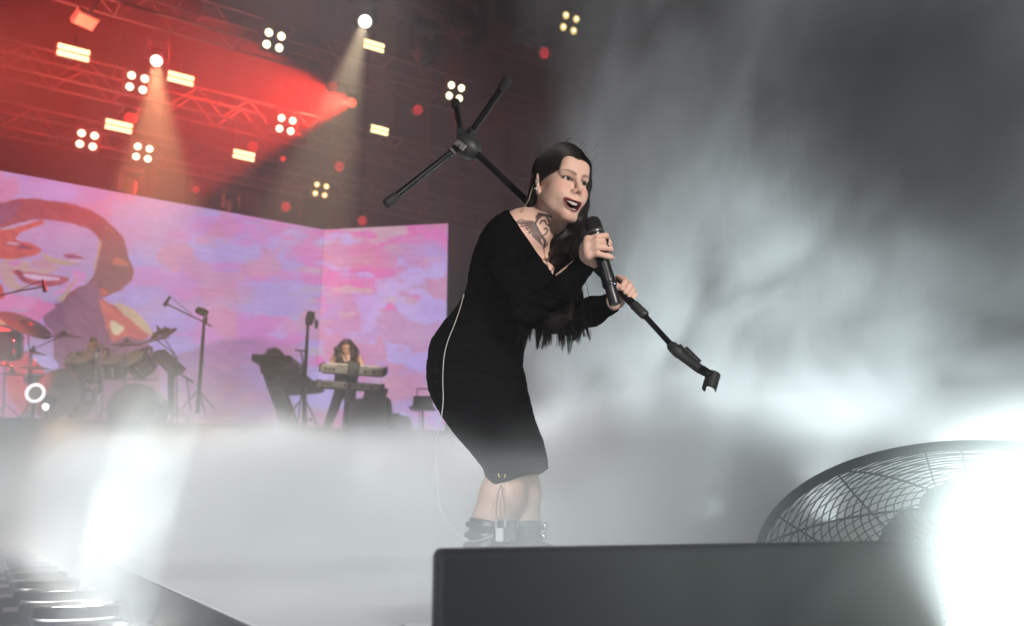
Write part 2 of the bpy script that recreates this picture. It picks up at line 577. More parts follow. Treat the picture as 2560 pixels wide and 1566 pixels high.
        poly([(-400, 660), (0, 600), (100, 590), (200, 560), (400, 490), (470, 530), (330, 570), (230, 605), (110, 690), (350, 735), (430, 800), (400, 850), (150, 890), (0, 880), (-400, 900)], [208, 104, 104])
        poly([(300, 900), (540, 900), (530, 975), (440, 990), (330, 960)], [202, 156, 178])
        poly([(700, 1000), (830, 1000), (880, 1060), (800, 1180), (680, 1230), (500, 1260), (620, 1180), (760, 1090)], [226, 152, 214])
        poly([(-300, 1230), (60, 1230), (300, 1290), (450, 1280), (400, 1330), (300, 1420), (0, 1390), (-300, 1400)], [228, 146, 206])
        poly([(-300, 1120), (0, 1130), (40, 1200), (60, 1300), (-300, 1300)], [206, 86, 84])
        poly([(630, 1250), (740, 1120), (770, 1060), (780, 1090), (700, 1200), (640, 1320), (560, 1320)], [196, 170, 150])
        # eyes
        poly([(30, 742), (150, 700), (300, 760), (350, 785), (180, 745), (90, 745)], [150, 66, 86])
        poly([(150, 750), (300, 765), (330, 795), (230, 795)], [124, 74, 112])
        poly([(40, 730), (110, 705), (250, 740), (160, 745)], [206, 180, 205])
        poly([(610, 865), (690, 838), (780, 850), (890, 885), (740, 890)], [168, 92, 122])
        poly([(680, 850), (780, 852), (790, 868), (700, 868)], [150, 72, 120])
        poly([(690, 888), (890, 888), (800, 915), (720, 912)], [216, 190, 226])
        poly([(640, 835), (800, 818), (890, 835), (790, 828), (660, 845)], [176, 130, 140])
        # mouth
        poly([(115, 1000), (250, 1015), (500, 1055), (720, 1078), (650, 1140), (500, 1168), (350, 1160), (240, 1125), (160, 1065)], [184, 92, 112])
        poly([(150, 1005), (200, 1010), (250, 1080), (330, 1130), (300, 1140), (200, 1080)], [140, 70, 100])
        poly([(205, 1022), (400, 1055), (640, 1085), (560, 1118), (400, 1112), (280, 1082)], [220, 196, 230])
    grain = fbm(x / 14, y / 7, 91, 4, 0.6) - 0.5
    dark = np.clip((560 - c.sum(1)) / 160, 0, 1)
    streak = fbm((x * 0.75 + y * 0.65) / 46, (y * 0.75 - x * 0.65) / 9, 97, 4, 0.6) - 0.5
    c = c * (1 + 0.10 * grain + 0.30 * dark * streak)[:, None]
    shade = fbm(x / 60 + 5, y / 60, 93, 3) - 0.5
    c = c * (1 + 0.14 * shade[:, None] * np.array([0.6, 1.2, 0.4]))
    c = np.clip(c, 0, 255)
    # faint pixel rows of the wall
    row = np.round(P[:, 2] / 0.0235)
    c = c * (0.965 + 0.05 * np.mod(row, 2))[:, None]
    c = c / 255.0
    return np.where(c <= 0.04045, c / 12.92, ((c + 0.055) / 1.055) ** 2.4)

M_LED = mat_attr('led_picture', rough=0.5, emit=0.80, sample=False)
SZ0, SZ1 = RZ + 0.12, 6.5
KT = U(810, 573, 19.0); WT = U(1120, 557, 18.57)
KT = Vector((KT.x, KT.y, 0)); WT = Vector((WT.x, WT.y, 0))

def led_wall(name, label, p0, p1, nu, nv, portrait, step):
    t = thing(name, label, 'led screen', ((p0.x + p1.x) / 2, (p0.y + p1.y) / 2, RZ))
    us = np.linspace(0, 1, nu); vz = np.linspace(SZ0, SZ1, nv)
    a = np.array(p0); b = np.array(p1)
    UU, ZZ = np.meshgrid(us, vz, indexing='ij')
    P = a[None, None, :] + (b - a)[None, None, :] * UU[..., None]
    P[..., 2] = ZZ
    P = P.reshape(-1, 3)
    idx = np.arange(nu * nv).reshape(nu, nv)
    F = np.stack([idx[:-1, :-1], idx[1:, :-1], idx[1:, 1:], idx[:-1, 1:]], -1).reshape(-1, 4)
    np_mesh('picture', P, F, M_LED, t, smooth=False, col=paint_screen(P, portrait=portrait))
    dd = (p1 - p0).normalized(); nn = Vector((-dd.y, dd.x, 0))
    # cabinet behind the picture, top rail and legs
    L = (p1 - p0).length
    bm = MB()
    c = (p0 + p1) / 2 + nn * 0.075; c.z = (SZ0 + SZ1) / 2
    rot = Matrix((dd, nn, UPV)).transposed()
    bm.box(c, (L + 0.02, 0.13, SZ1 - SZ0 + 0.02), rot)
    bm.build('cabinet', M_BLACK, t, world=True, smooth=False)
    for s in np.arange(0.4, L, step):
        leg = MB()
        q = p0 + dd * s + nn * 0.3
        leg.bar((q.x, q.y, RZ + 0.004), (q.x, q.y, SZ1 - 0.5), 0.06)
        q2 = q + nn * 0.9
        leg.bar((q2.x, q2.y, RZ + 0.034), (q.x, q.y, SZ1 - 1.5), 0.05)
        leg.build('support_leg', M_ALU, t, world=True, smooth=False)
    return t

P_LEFT = KT - D * 9.5
led_wall('led_wall', 'wide glowing screen showing a smiling woman in pink and red', P_LEFT, KT, 760, 330, True, 1.9)
led_wall('led_wall', 'narrow side screen with pink and lilac cloud picture behind the keyboards', KT + Vector((0.004, 0, 0)), WT, 260, 330, False, 1.3)

# round lamp heads hanging in front of the screen's top edge are built with the rig below

# ------------------------------------------------------------------ roof trusses
def truss(name, label, px, py, dz, t0, t1, depth=0.5):
    """box truss along D whose front lower chord passes the point seen at (px, py) at height dz"""
    p = UZ(px, py, dz)
    t = thing(name, label, 'truss', (p.x, p.y, dz), math.atan2(D.y, D.x), 'roof trusses over the stage')
    L0, L1 = t0, t1
    for y, z in ((0, 0), (depth, 0), (0, depth), (depth, depth)):
        MB().tube([(L0, y, z), (L1, y, z)], 0.028, 8).build('chord', M_TRUSS, t)
    br = MB().tube([(0, 0, 0), (0.5, 0, depth)], 0.013, 5).build('brace', M_TRUSS, t)
    br.location = (L0, 0, 0)
    k = 0
    for i in range(int((L1 - L0) / 0.5)):
        for y in (0, depth):
            if i == 0 and y == 0: continue
            o = br.copy(); COL.objects.link(o)
            o.location = (L0 + 0.5 * (i + (i % 2)), y, 0)
            o.scale = (-1 if i % 2 else 1, 1, 1)
    # cross rungs between front and back
    rg = MB().bar((0, 0, 0), (0, depth, 0), 0.022).build('rung', M_TRUSS, t)
    rg.location = (L0, 0, 0)
    for i in range(1, int((L1 - L0) / 1.0)):
        o = rg.copy(); COL.objects.link(o); o.location = (L0 + i, 0, 0 if i % 2 else depth)
    t['plane_y'] = 0
    return t, p

TR = {}
TR['A'] = truss('roof_truss', 'long aluminium truss crossing highest above the stage', 600, 92, 8.6, -9, 12)
TR['B'] = truss('roof_truss', 'long aluminium truss in the middle of the red haze', 424, 262, 8.0, -9, 11)
TR['C'] = truss('roof_truss', 'lowest long aluminium truss just above the big screen', 414, 400, 7.5, -9, 12)
TR['E'] = truss('roof_truss', 'dim aluminium truss high up over the singer', 1050, 20, 9.4, -6, 9)

def on_plane(px, py, key, off=0.0):
    """where the line of sight through a pixel meets the vertical plane of a truss"""
    p0 = TR[key][1] - N * off
    a = (H_PX / 2 - py) / F_PX
    dirv = Vector(((px - W_PX / 2) / F_PX, CS - a * SN, SN + a * CS))
    o = Vector((0, 0, CAM_H))
    k = (p0 - o).dot(N) / dirv.dot(N)
    return o + dirv * k

# ------------------------------------------------------------------ air: thin haze everywhere, smoke banks on the stage
def volume_box(name, lo, hi, build, rate):
    lo = Vector(lo); hi = Vector(hi)
    mb = MB().box((lo + hi) / 2, hi - lo)
    m = bpy.data.materials.new(name); m.use_nodes = True
    nt = m.node_tree
    for n in list(nt.nodes):
        if n.type != 'OUTPUT_MATERIAL': nt.nodes.remove(n)
    pv = nt.nodes.new('ShaderNodeVolumePrincipled')
    nt.links.new(pv.outputs[0], nt.nodes['Material Output'].inputs['Volume'])
    build(nt, pv)
    m.cycles.volume_step_rate = rate
    o = mb.build(name, m, smooth=False)
    tag(o, kind='stuff')
    return o

def haze_nodes(nt, pv):
    pv.inputs['Color'].default_value = (0.93, 0.92, 0.91, 1)
    pv.inputs['Density'].default_value = 0.012
    pv.inputs['Anisotropy'].default_value = 0.25

def bank_density(nt, vec, X, Y, Z):
    """low bank rolling over the stage, thicker towards the back"""
    big = nx_noise(nt, vec, 0.55, 2.0, 0.55, (3, 1, 0))
    fine = nx_noise(nt, vec, 2.1, 4.0, 0.62, (0, 5, 2), (1, 0.7, 0.85), 1.0)
    s = X / Y
    top = Y * (s.ss(-0.06, 0.22) * 0.052 + 0.109) + 0.10 + (big - 0.5) * (Y * 0.07 + 0.16) + (fine - 0.5) * (Y * 0.12 + 0.34)
    bank = ((top - Z) / (Y * 0.05 + 0.12)).ss(-0.1, 1.0) * ((fine - 0.5) * 4.0 + 0.95).max(0.12)
    edge = (X + Y * 0.5325 - 0.346).ss(-0.40, 0.06) * 0.85 + 0.15
    return bank * edge * Y.ss(0.95, 2.0) * (1.0 - X.ss(0.25, 0.6) * Y.ss(2.9, 2.2) * 0.75) * (0.95 + s.ss(0.0, 0.25) * Y.ss(3.0, 4.0) * 0.7)

def plume_density(nt, vec, X, Y, Z):
    """tall plume on the right, drawn out towards the back by the fan"""
    s = X / Y
    wisp = nx_noise(nt, vec, 2.3, 6.0, 0.66, (4, 0, 7), (1, 0.22, 0.72), 0.5)
    wid = nx_noise(nt, vec, 0.55, 2.0, 0.5, (1, 0, 2), (1, 0.30, 0.8), 0.6)
    plume = (s + (wid - 0.5) * 0.30 + (wisp - 0.5) * 0.12).ss(0.0, 0.19) * Y.ss(4.4, 5.0) * Y.ss(7.2, 6.2)
    plume = plume * ((wisp - 0.5) * 4.6 + (wid - 0.5) * 2.6 + 0.72).max(0.05) * Z.ss(7.5, 2.5)
    hole = ((s - 0.50).pow(2.0) * 16.0 + (Z / Y - 0.52).pow(2.0) * 10.0 + (wisp - 0.5) * 0.4).ss(0.05, 1.3)
    return plume * (hole * 0.95 + 0.05) * (0.75 + s.ss(0.1, 0.5) * 0.9)

def smoke_volume(name, lo, hi, res, density, color, aniso, rate):
    """a voxel cloud: the density field above sampled into a grid by geometry nodes"""
    m = bpy.data.materials.new(name); m.use_nodes = True
    nt = m.node_tree
    for n in list(nt.nodes):
        if n.type != 'OUTPUT_MATERIAL': nt.nodes.remove(n)
    pv = nt.nodes.new('ShaderNodeVolumePrincipled')
    nt.links.new(pv.outputs[0], nt.nodes['Material Output'].inputs['Volume'])
    pv.inputs['Color'].default_value = (*color, 1)
    pv.inputs['Anisotropy'].default_value = aniso
    pv.inputs['Density'].default_value = 1.0
    m.cycles.volume_step_rate = rate
    g = bpy.data.node_groups.new(name, 'GeometryNodeTree')
    g.interface.new_socket('Geometry', in_out='OUTPUT', socket_type='NodeSocketGeometry')
    out = g.nodes.new('NodeGroupOutput')
    pos = g.nodes.new('GeometryNodeInputPosition')
    sp = g.nodes.new('ShaderNodeSeparateXYZ')
    g.links.new(pos.outputs[0], sp.inputs[0])
    dens = density(g, pos.outputs[0], *[NX(g, sp.outputs[i]) for i in range(3)])
    vc = g.nodes.new('GeometryNodeVolumeCube')
    vc.inputs['Min'].default_value = lo; vc.inputs['Max'].default_value = hi
    for ax, k in zip('XYZ', res): vc.inputs['Resolution ' + ax].default_value = k
    g.links.new(dens.s, vc.inputs['Density'])
    sm = g.nodes.new('GeometryNodeSetMaterial'); sm.inputs['Material'].default_value = m
    g.links.new(vc.outputs[0], sm.inputs[0]); g.links.new(sm.outputs[0], out.inputs[0])
    vol = bpy.data.volumes.new(name)
    vol.materials.append(m)
    o = link(bpy.data.objects.new(name, vol))
    md = o.modifiers.new('cloud', 'NODES'); md.node_group = g
    tag(o, kind='stuff')
    return o

volume_box('haze', (-24, -11, -1.25), (24, 23.5, 12.6), haze_nodes, 1.0)
smoke_volume('smoke', (-7.5, 0.9, -0.42), (8.5, 11.0, 2.6), (250, 150, 76), bank_density, (0.955, 0.97, 0.975), 0.1, 3.0)
smoke_volume('smoke', (-0.6, 4.3, 0.0), (6.4, 7.3, 6.2), (260, 34, 220), plume_density, (0.945, 0.972, 0.98), 0.1, 6.0)

def swirl_left(nt, vec, X, Y, Z):
    """curling smoke drawn up through the left uplight beams"""
    a = nx_noise(nt, vec, 3.2, 5.0, 0.62, (2, 9, 4), (1, 1, 0.8), 2.2)
    b = nx_noise(nt, vec, 1.3, 2.0, 0.5, (8, 1, 3))
    rid = (0.085 - ((a - 0.5).pow(2.0).sqrt())).max(0.0) * 11.0
    env = Z.ss(-0.06, 0.22) * ((b - 0.5) * 1.0 + 0.58 - Z).ss(0.0, 0.35) * X.ss(-2.3, -1.7) * X.ss(-0.15, -0.7) * Y.ss(1.55, 1.9) * Y.ss(4.2, 3.2)
    return (rid + (b - 0.42).max(0.0) * 3.0) * env * 0.9

def swirl_right(nt, vec, X, Y, Z):
    """thick burst of smoke over the front right lamp"""
    a = nx_noise(nt, vec, 2.6, 4.0, 0.62, (5, 2, 1), (1, 1, 0.8), 1.8)
    dx = X - 0.86; dy = Y - 1.30
    env = ((dx * dx * 4.2 + dy * dy * 3.6 + (Z - 0.02) * (Z - 0.02) * 6.5).sqrt() + (a - 0.5) * 0.7).ss(1.0, 0.0)
    return env * 1.9
smoke_volume('smoke', (-2.4, 1.5, -0.25), (-0.1, 4.3, 1.5), (150, 160, 100), swirl_left, (0.95, 0.97, 0.965), 0.1, 3.0)
smoke_volume('smoke', (0.15, 0.75, -0.4), (1.7, 1.95, 0.9), (100, 80, 84), swirl_right, (0.94, 0.985, 0.97), 0.1, 3.0)

# ------------------------------------------------------------------ lamps on the trusses
M_WARM = mat_emit('warm_bulb_glass', (1.0, 0.88, 0.60), 3.2)
M_WARM2 = mat_emit('warm_bulb_dim', (1.0, 0.74, 0.26), 1.25)
M_BAR = mat_emit('warm_tube_glow', (1.0, 0.80, 0.42), 2.2)
M_RED = mat_emit('red_led', (1.0, 0.05, 0.07), 1.0)
M_REDDIM = mat_emit('red_led_dim', (1.0, 0.04, 0.05), 0.55)
M_SPOTLENS = mat_emit('white_lens', (1.0, 0.96, 0.86), 5.0)
M_REDLENS = mat_emit('red_lens', (1.0, 0.10, 0.05), 1.6)

def rig_frame(name, label, cat, pos, group, tilt=28, turn=0):
    """fixture root facing the audience: local x across, local -y out of the lamp, tilted down"""
    t = thing(name, label, cat, pos, 0, group)
    base = Matrix((D, N, UPV)).transposed()
    t.rotation_euler = (base @ Euler((R(tilt), 0, R(turn))).to_matrix()).to_euler()
    return t

def depth_of(p): return p.y * CS + (p.z - CAM_H) * SN

BL = [(685, 101, 'A', 30, 'four-bulb blinder high on the truss beside the red beam', 0),
      (1424, 58, 'E', 30, 'dim amber four-bulb blinder in grey smoke above the singer', 1),
      (343, 207, 'B', 29, 'four-bulb blinder half crossed by the wide warm beam', 0),
      (1138, 230, 'A', 27, 'four-bulb blinder behind the shortest leg of the raised stand', 0),
      (715, 312, 'B', 27, 'four-bulb blinder at the lower edge of the red beam', 0),
      (218, 350, 'C', 28, 'four-bulb blinder over the portrait on the screen, nearest the left edge', 0),
      (357, 382, 'C', 26, 'four-bulb blinder low in the warm beam just above the screen', 0),
      (802, 475, 'C', 23, 'smallest four-bulb blinder above the corner of the two screens', 1)]
for px, py, key, sp, lab, dim in BL:
    p = on_plane(px, py, key, 0.12)
    s = sp * depth_of(p) / F_PX * 0.95
    t = rig_frame('blinder_light', lab, 'stage light', p, 'four-bulb blinders on the trusses', 24)
    MB().box((0, 0.05, 0), (s * 2.25, 0.10, s * 2.15)).build('housing', M_BLACK, t, smooth=False, bevel=0.01)
    MB().tube([(-s * 1.18, 0.05, 0), (-s * 1.18, 0.05, s * 1.5), (s * 1.18, 0.05, s * 1.5), (s * 1.18, 0.05, 0)], 0.016, 6).build('yoke', M_BLACKMETAL, t)
    rb = s * 0.335
    for i in (-1, 1):
        for k in (-1, 1):
            c = (i * s * 0.56, -0.003, k * s * 0.51)
            b = MB().lathe([(rb, 0), (rb * 0.92, 0.02), (rb * 0.6, 0.035), (0.0, 0.04)], c, (0, -1, 0), 20).build('bulb', M_WARM2 if dim else M_WARM, t)
            MB().ring((c[0], c[1], c[2]), (0, 1, 0), rb * 1.08, rb * 0.1, 24, 5).build('bulb_rim', M_BLACKMETAL, b)
            if dim: MB().ball((c[0] - rb * 0.2, -0.045, c[2]), rb * 0.38, 10, 6).build('filament', M_WARM, b)

BARS = [(184, 132, 'A', 68, 'double warm tube light, largest and nearest the top left'),
        (452, 197, 'B', 58, 'double warm tube light right of the left warm beam'),
        (297, 316, 'B', 58, 'double warm tube light left of the wide beam, beside red leds'),
        (610, 389, 'C', 50, 'double warm tube light lowest over the pink screen'),
        (935, 115, 'A', 51, 'double warm tube light under the bright white moving head'),
        (949, 326, 'B', 44, 'double warm tube light above the raised stand\'s lower leg')]
for px, py, key, ln, lab in BARS:
    p = on_plane(px, py, key, 0.1)
    k = depth_of(p) / F_PX
    L = ln * k / 0.93; h = ln * 0.2 * k
    t = rig_frame('tube_light', lab, 'stage light', p, 'double tube lights on the trusses', 14)
    MB().box((0, 0.06, 0), (L * 1.1, 0.09, h * 2.9)).build('housing', M_BLACK, t, smooth=False, bevel=0.008)
    for sgn in (-1, 1):
        MB().box((0, -0.004, sgn * h * 0.62), (L, 0.03, h * 0.98)).build('tube', M_BAR, t, smooth=False, bevel=h * 0.2)
    MB().bar((0, 0.06, h), (0, 0.06, h * 3.4), 0.04).build('clamp', M_BLACKMETAL, t, smooth=False)

REDS = [(1360, 133, 'E', 27, 'red led wash light alone in grey smoke under the amber blinder'),
        (1044, 275, 'A', 25, 'bright red led wash light left of the shortest stand leg'),
        (325, 297, 'B', 28, 'red led wash light beside the wide warm beam'),
        (832, 217, 'A', 25, 'faint red led wash light inside the pale right beam'),
        (633, 367, 'C', 24, 'red led wash light just above the lowest double tube light'),
        (848, 417, 'C', 24, 'red led wash light above the join of the two screens'),
        (714, 517, 'C', 23, 'red led wash light low over the pink screen\'s top edge'),
        (905, 552, 'C', 23, 'red led wash light touching the top of the side screen'),
        (490, 474, 'C', 16, 'dim led wash light in shadow over the screen')]
for i, (px, py, key, dia, lab) in enumerate(REDS):
    p = on_plane(px, py, key, 0.1)
    r = dia * 0.5 * depth_of(p) / F_PX
    t = rig_frame('wash_light', lab, 'stage light', p, 'red led wash lights on the trusses', 20)
    MB().lathe([(r * 0.7, 0.16), (r * 1.12, 0.10), (r * 1.2, 0.0), (r * 1.1, -0.012)], (0, 0, 0), (0, 1, 0), 24).build('housing', M_BLACK, t)
    MB().tube([(-r * 1.25, 0.08, 0), (-r * 1.25, 0.08, r * 2.2), (r * 1.25, 0.08, r * 2.2), (r * 1.25, 0.08, 0)], 0.014, 6).build('yoke', M_BLACKMETAL, t)
    led = None
    for q in range(-2, 3):
        for w in range(-2, 3):
            x = (q + 0.5 * (w % 2)) * r * 0.44; z = w * r * 0.40
            if math.hypot(x, z) > r * 0.98: continue
            if led is None:
                led = MB().lathe([(r * 0.15, 0.0), (r * 0.10, 0.012), (0.0, 0.016)], (0, 0, 0), (0, -1, 0), 8).build('led', M_REDDIM if i in (3, 4, 8) else M_RED, t)
                o = led
            else:
                o = led.copy(); COL.objects.link(o)
            o.location = (x, -0.016, z)

def moving_head(name, label, pos, aim, size, lens, group='moving heads on the rig'):
    """hanging moving head: base box, forked yoke, tapered head with a lens"""
    t = thing(name, label, 'stage light', pos, 0, group)
    base = Matrix((D, N, UPV)).transposed()
    s = size
    dv = (Vector(aim) - Vector(pos)).normalized()
    b = MB().box(base @ Vector((0, 0, s * 1.5)), (s * 1.5, s * 0.9, s * 0.5), base)
    b.build('base', M_BLACK, t, smooth=False, bevel=0.02)
    for k in (-1, 1):
        MB().bar(base @ Vector((k * s * 0.72, 0, s * 1.3)), base @ Vector((k * s * 0.72, 0, -s * 0.15)), s * 0.16, s * 0.4).build('yoke_arm', M_BLACK, t, smooth=False, bevel=0.012)
    MB().lathe([(s * 0.38, -s * 0.75), (s * 0.55, -s * 0.6), (s * 0.6, 0), (s * 0.52, s * 0.5), (s * 0.5, s * 0.62)], (0, 0, 0), dv, 20).build('head', M_BLACK, t)
    MB().lathe([(s * 0.43, s * 0.625), (s * 0.3, s * 0.66), (0, s * 0.68)], (0, 0, 0), dv, 20).build('lens', lens, t)
    return t, Vector(pos) + dv * s * 0.75

M_DARKLENS = mat('unlit_lens', (0.03, 0.03, 0.035), 0.1, spec=0.8)
pA = on_plane(391, 148, 'B', 0.2)
aimA = U(388, 560, pA.y - 2.2)
_, b0 = moving_head('moving_head', 'lit moving head throwing a wide warm beam at the left', pA, U(391, 500, pA.y - 5.5), 0.24, M_SPOTLENS)
spot('beam_warm', b0, aimA, 14000, (1.0, 0.62, 0.30), 21, 0.4, 0.10)
pB = on_plane(913, 50, 'E', 0.2)
_, b1 = moving_head('moving_head', 'lit moving head at the top throwing a pale slanting beam', pB, U(880, 330, pB.y - 5), 0.25, M_SPOTLENS)
spot('beam_pale', b1, U(832, 330, pB.y - 1.5), 11000, (1.0, 0.80, 0.52), 17, 0.4, 0.09)
pC = on_plane(882, 257, 'B', 0.2)
_, b2 = moving_head('moving_head', 'red moving head throwing the broad red beam across the rig', pC, U(600, 268, pC.y - 8), 0.22, M_REDLENS)
spot('beam_red', b2, U(180, 250, pC.y - 3.4), 30000, (1.0, 0.035, 0.02), 60, 0.25, 0.10)
spot('red_side_fill', U(-260, 120, 11.0), U(380, 250, 14.5), 5600, (1.0, 0.11, 0.06), 85, 0.9, 0.15)  # unseen red fill beyond the left edge, no fixture; reddens the haze
pD = on_plane(708, 397, 'C', 0.2)
moving_head('moving_head', 'small dim red moving head under the red beam', pD, U(708, 440, pD.y - 6), 0.13, M_REDDIM)
for px, py, sz, lab in ((326, 476, 0.27, 'dark moving head hanging over the left screen edge in the warm beam'),
                        (577, 520, 0.22, 'dark moving head sticking down over the middle of the screen'),
                        (858, 565, 0.13, 'small dark moving head over the side screen')):
    p = on_plane(px, py, 'C', 0.15)
    moving_head('moving_head', lab, p, p - UPV * 2 - N * 0.3, sz, M_DARKLENS)
for px, py, sz, lab in ((1165, 70, 0.5, 'large unlit moving head left of the dim amber blinder'),
                        (1290, 62, 0.5, 'large unlit moving head in smoke beside the dim amber blinder'),
                        (1060, 130, 0.34, 'unlit moving head deep in shadow over the raised stand')):
    p = on_plane(px, py, 'E', 0.2)
    moving_head('moving_head', lab, p, p - UPV * 2 - N * 0.8 + D * 0.4, sz, M_DARKLENS)
spot('red_glint', on_plane(1120, 190, 'E', 3.0), on_plane(1230, 70, 'E', 0.2), 90, (1.0, 0.05, 0.03), 50, 0.5, 0.05)

# square flood lamp lit by the red haze at the top left
pF = on_plane(215, 52, 'A', 0.25)
t = rig_frame('flood_light', 'square unlit flood light catching the red glow at the top left', 'stage light', pF, None, 60, 20)
MB().box((0, 0.05, 0), (0.36, 0.12, 0.28)).build('housing', M_ALU, t, smooth=False, bevel=0.01)
MB().box((0, -0.02, 0), (0.30, 0.01, 0.22)).build('glass', mat('flood_glass', (0.7, 0.55, 0.45), 0.3), t, smooth=False)
MB().bar((0, 0.05, 0.14), (0, 0.05, 0.7), 0.03).build('bracket', M_BLACKMETAL, t, smooth=False)

# ------------------------------------------------------------------ floor uplights along the runway
M_LENS = mat_emit('uplight_lens', (1.0, 0.98, 0.93), 9.0)
M_RIM = mat('uplight_rim', (0.03, 0.03, 0.035), 0.35, metal=0.5)
M_HOUSING = mat('uplight_housing', (0.010, 0.013, 0.030), 0.45, var=0.2)
def uplight(p, label, group, watts, aim, spread=7, lens_mat=None, rad=0.105):
    t = thing('floor_uplight', label, 'stage light', (p.x, p.y, p.z), 0, group)
    t.rotation_euler = (0, 0, math.atan2(EDGE.y, EDGE.x))
    MB().box((0, 0, -0.095), (0.27, 0.25, 0.12)).build('housing', M_HOUSING, t, smooth=False, bevel=0.012)
    MB().box((-0.0, 0.15, -0.10), (0.20, 0.05, 0.08)).build('power_box', M_BLACK, t, smooth=False, bevel=0.006)
    MB().lathe([(rad * 1.12, -0.03), (rad * 1.12, -0.004), (rad * 1.0, 0.0), (rad * 0.97, -0.012)], (0, 0, 0), (0, 0, 1), 36, cap=False).build('lens_rim', M_RIM, t)
    MB().lathe([(rad * 0.97, -0.012), (rad * 0.5, -0.010), (0, -0.009)], (0, 0, 0), (0, 0, 1), 36).build('lens', lens_mat or M_LENS, t)
    d = bpy.data.lights.new('uplight_beam', 'AREA'); d.shape = 'DISK'; d.size = rad * 1.9
    d.energy = watts; d.spread = R(spread); d.color = (0.86, 0.99, 1.0)
    o = bpy.data.objects.new('uplight_beam', d); COL.objects.link(o)
    o.location = (p.x, p.y, p.z + 0.004)
    o.rotation_euler = (Vector(aim)).to_track_quat('-Z', 'Y').to_euler()
    return t

ORD = ['nearest', 'second', 'third', 'fourth', 'fifth', 'sixth', 'seventh', 'eighth', 'ninth', 'tenth', 'eleventh', 'twelfth']
L0 = U(265, 1541, 2.1)
for i in range(12):
    p = Vector((L0.x - 0.335 * i, L0.y + 0.585 * i, -0.085))
    w = [1.6, 0.8, 0.8, 1.0, 1.0, 0.4, 0.4, 0.3, 0.3, 0.3, 0.3, 0.3][i]
    uplight(p, f'{ORD[i]} round floor uplight of the row along the left runway edge', 'floor uplights in a row at the left runway edge', w, (0.13, 0.10, 1.0) if i < 3 else (0.06, 0, 1), 9)
RE = Vector((0.76, 6.2, 0))
for i in range(9):
    p = RE + EDGE * (i - 3.6) * 0.95
    p = Vector((p.x + 0.18, p.y + 0.05, 0.152))
    uplight(p, f'{ORD[i]} round floor uplight of the row hidden in smoke beyond the right runway edge', 'floor uplights in a row at the right runway edge', [10, 18, 26, 36, 26, 16, 8, 8, 8][i], (0.05 + 0.02 * (i % 3), 0.0, 1), [120, 120, 110, 120, 60, 110, 44, 70, 50][i])
# strong lamp at the front right corner
uplight(Vector((0.70, 1.28, -0.07)), 'blinding floor uplight at the bottom right corner in front of the fan', None, 11, (0.16, 0.10, 1.0), 80)

# white trim along the right runway edge, its lit look put in as emission
M_TRIM = mat_emit('white_trim_glow', (1.0, 0.90, 0.82), 1.6)
tr = thing('edge_strip', 'glowing white strip of panels on the floor behind the singer\'s boots', 'floor trim', (RE.x, RE.y, 0.0), math.atan2(EDGE.y, EDGE.x))
for i in range(9):
    s = -2.6 + i * 1.5
    MB().box((s, 0, 0.014), (1.42, 0.20, 0.02)).build('strip_panel', M_TRIM, tr, smooth=False, bevel=0.003)


# ------------------------------------------------------------------ low black cabinet in front of the singer and the floor fan
M_CAB = mat('black_felt_cabinet', (0.008, 0.009, 0.0095), 0.75, var=0.25, vscale=30, bump=0.3, bscale=500)
bx = thing('floor_monitor', 'low black cabinet across the front of the stage hiding the singer\'s feet', 'speaker cabinet', (0.2, 1.4, -0.25))
o = prism([(-0.094, 1.162), (0.80, 1.747), (0.74, 1.86), (-0.112, 1.31)], -0.25, 0.106).build('body', M_CAB, bx, world=True, smooth=False, bevel=0.010)
MB().bar((-0.085, 1.157, -0.18), (0.65, 1.638, -0.18), 0.012, 0.05).build('skirt_rail', M_BLACKMETAL, bx, world=True, smooth=False)

# fan: two domed wire guards, hub, blades, stand
fan = thing('floor_fan', 'large round floor fan with wire guard tilted up behind the black cabinet', 'fan', (1.03, 1.99, -0.3))
M_WIRE = mat('fan_wire', (0.09, 0.12, 0.125), 0.45, metal=0.4)
FC = U(2440, 1378, 1.98); FR = 0.455
fn = Vector((-0.24, -0.50, 0.83)).normalized()
fx = Vector((1, 0.2, 0)); fx = (fx - fn * fx.dot(fn)).normalized(); fy = fn.cross(fx)
def fpt(r, a, h): return FC + fx * (r * math.cos(a)) + fy * (r * math.sin(a)) + fn * h
def dome(r, sgn, deep): return sgn * (0.012 + deep * (1 - (r / FR) ** 2.4))
for sgn, deep, nm in ((1, 0.10, 'front_guard'), (-1, 0.12, 'rear_guard')):
    g = bpy.data.objects.new(nm, None); link(g, fan)
    rr = 0.10
    while rr < FR - 0.005:
        MB().ring(FC + fn * dome(rr, sgn, deep), fn, rr, 0.0019, 72, 4).build('guard_ring', M_WIRE, g, world=True)
        rr += 0.0172
    for k in range(8 if sgn > 0 else 12):
        a = 2 * math.pi * (k + 0.3) / (8 if sgn > 0 else 12)
        MB().tube([fpt(r, a, dome(r, sgn, deep) - sgn * 0.004) for r in np.linspace(0.08, FR, 10)], 0.0028, 5).build('guard_spoke', M_WIRE, g, world=True)
    MB().lathe([(0.10, -0.006), (0.10, 0.006)], FC + fn * dome(0.1, sgn, deep), fn, 32).build('guard_plate', M_WIRE, g, world=True)
MB().lathe([(FR, -0.014), (FR + 0.006, -0.012), (FR + 0.006, 0.012), (FR, 0.014), (FR - 0.004, 0.012), (FR - 0.004, -0.012), (FR, -0.014)], FC, fn, 96, cap=False).build('rim_band', M_WIRE, fan, world=True)
MB().lathe([(0.04, -0.07), (0.045, -0.04), (0.035, 0.02), (0.0, 0.03)], FC, fn, 20).build('hub', M_BLACKMETAL, fan, world=True)
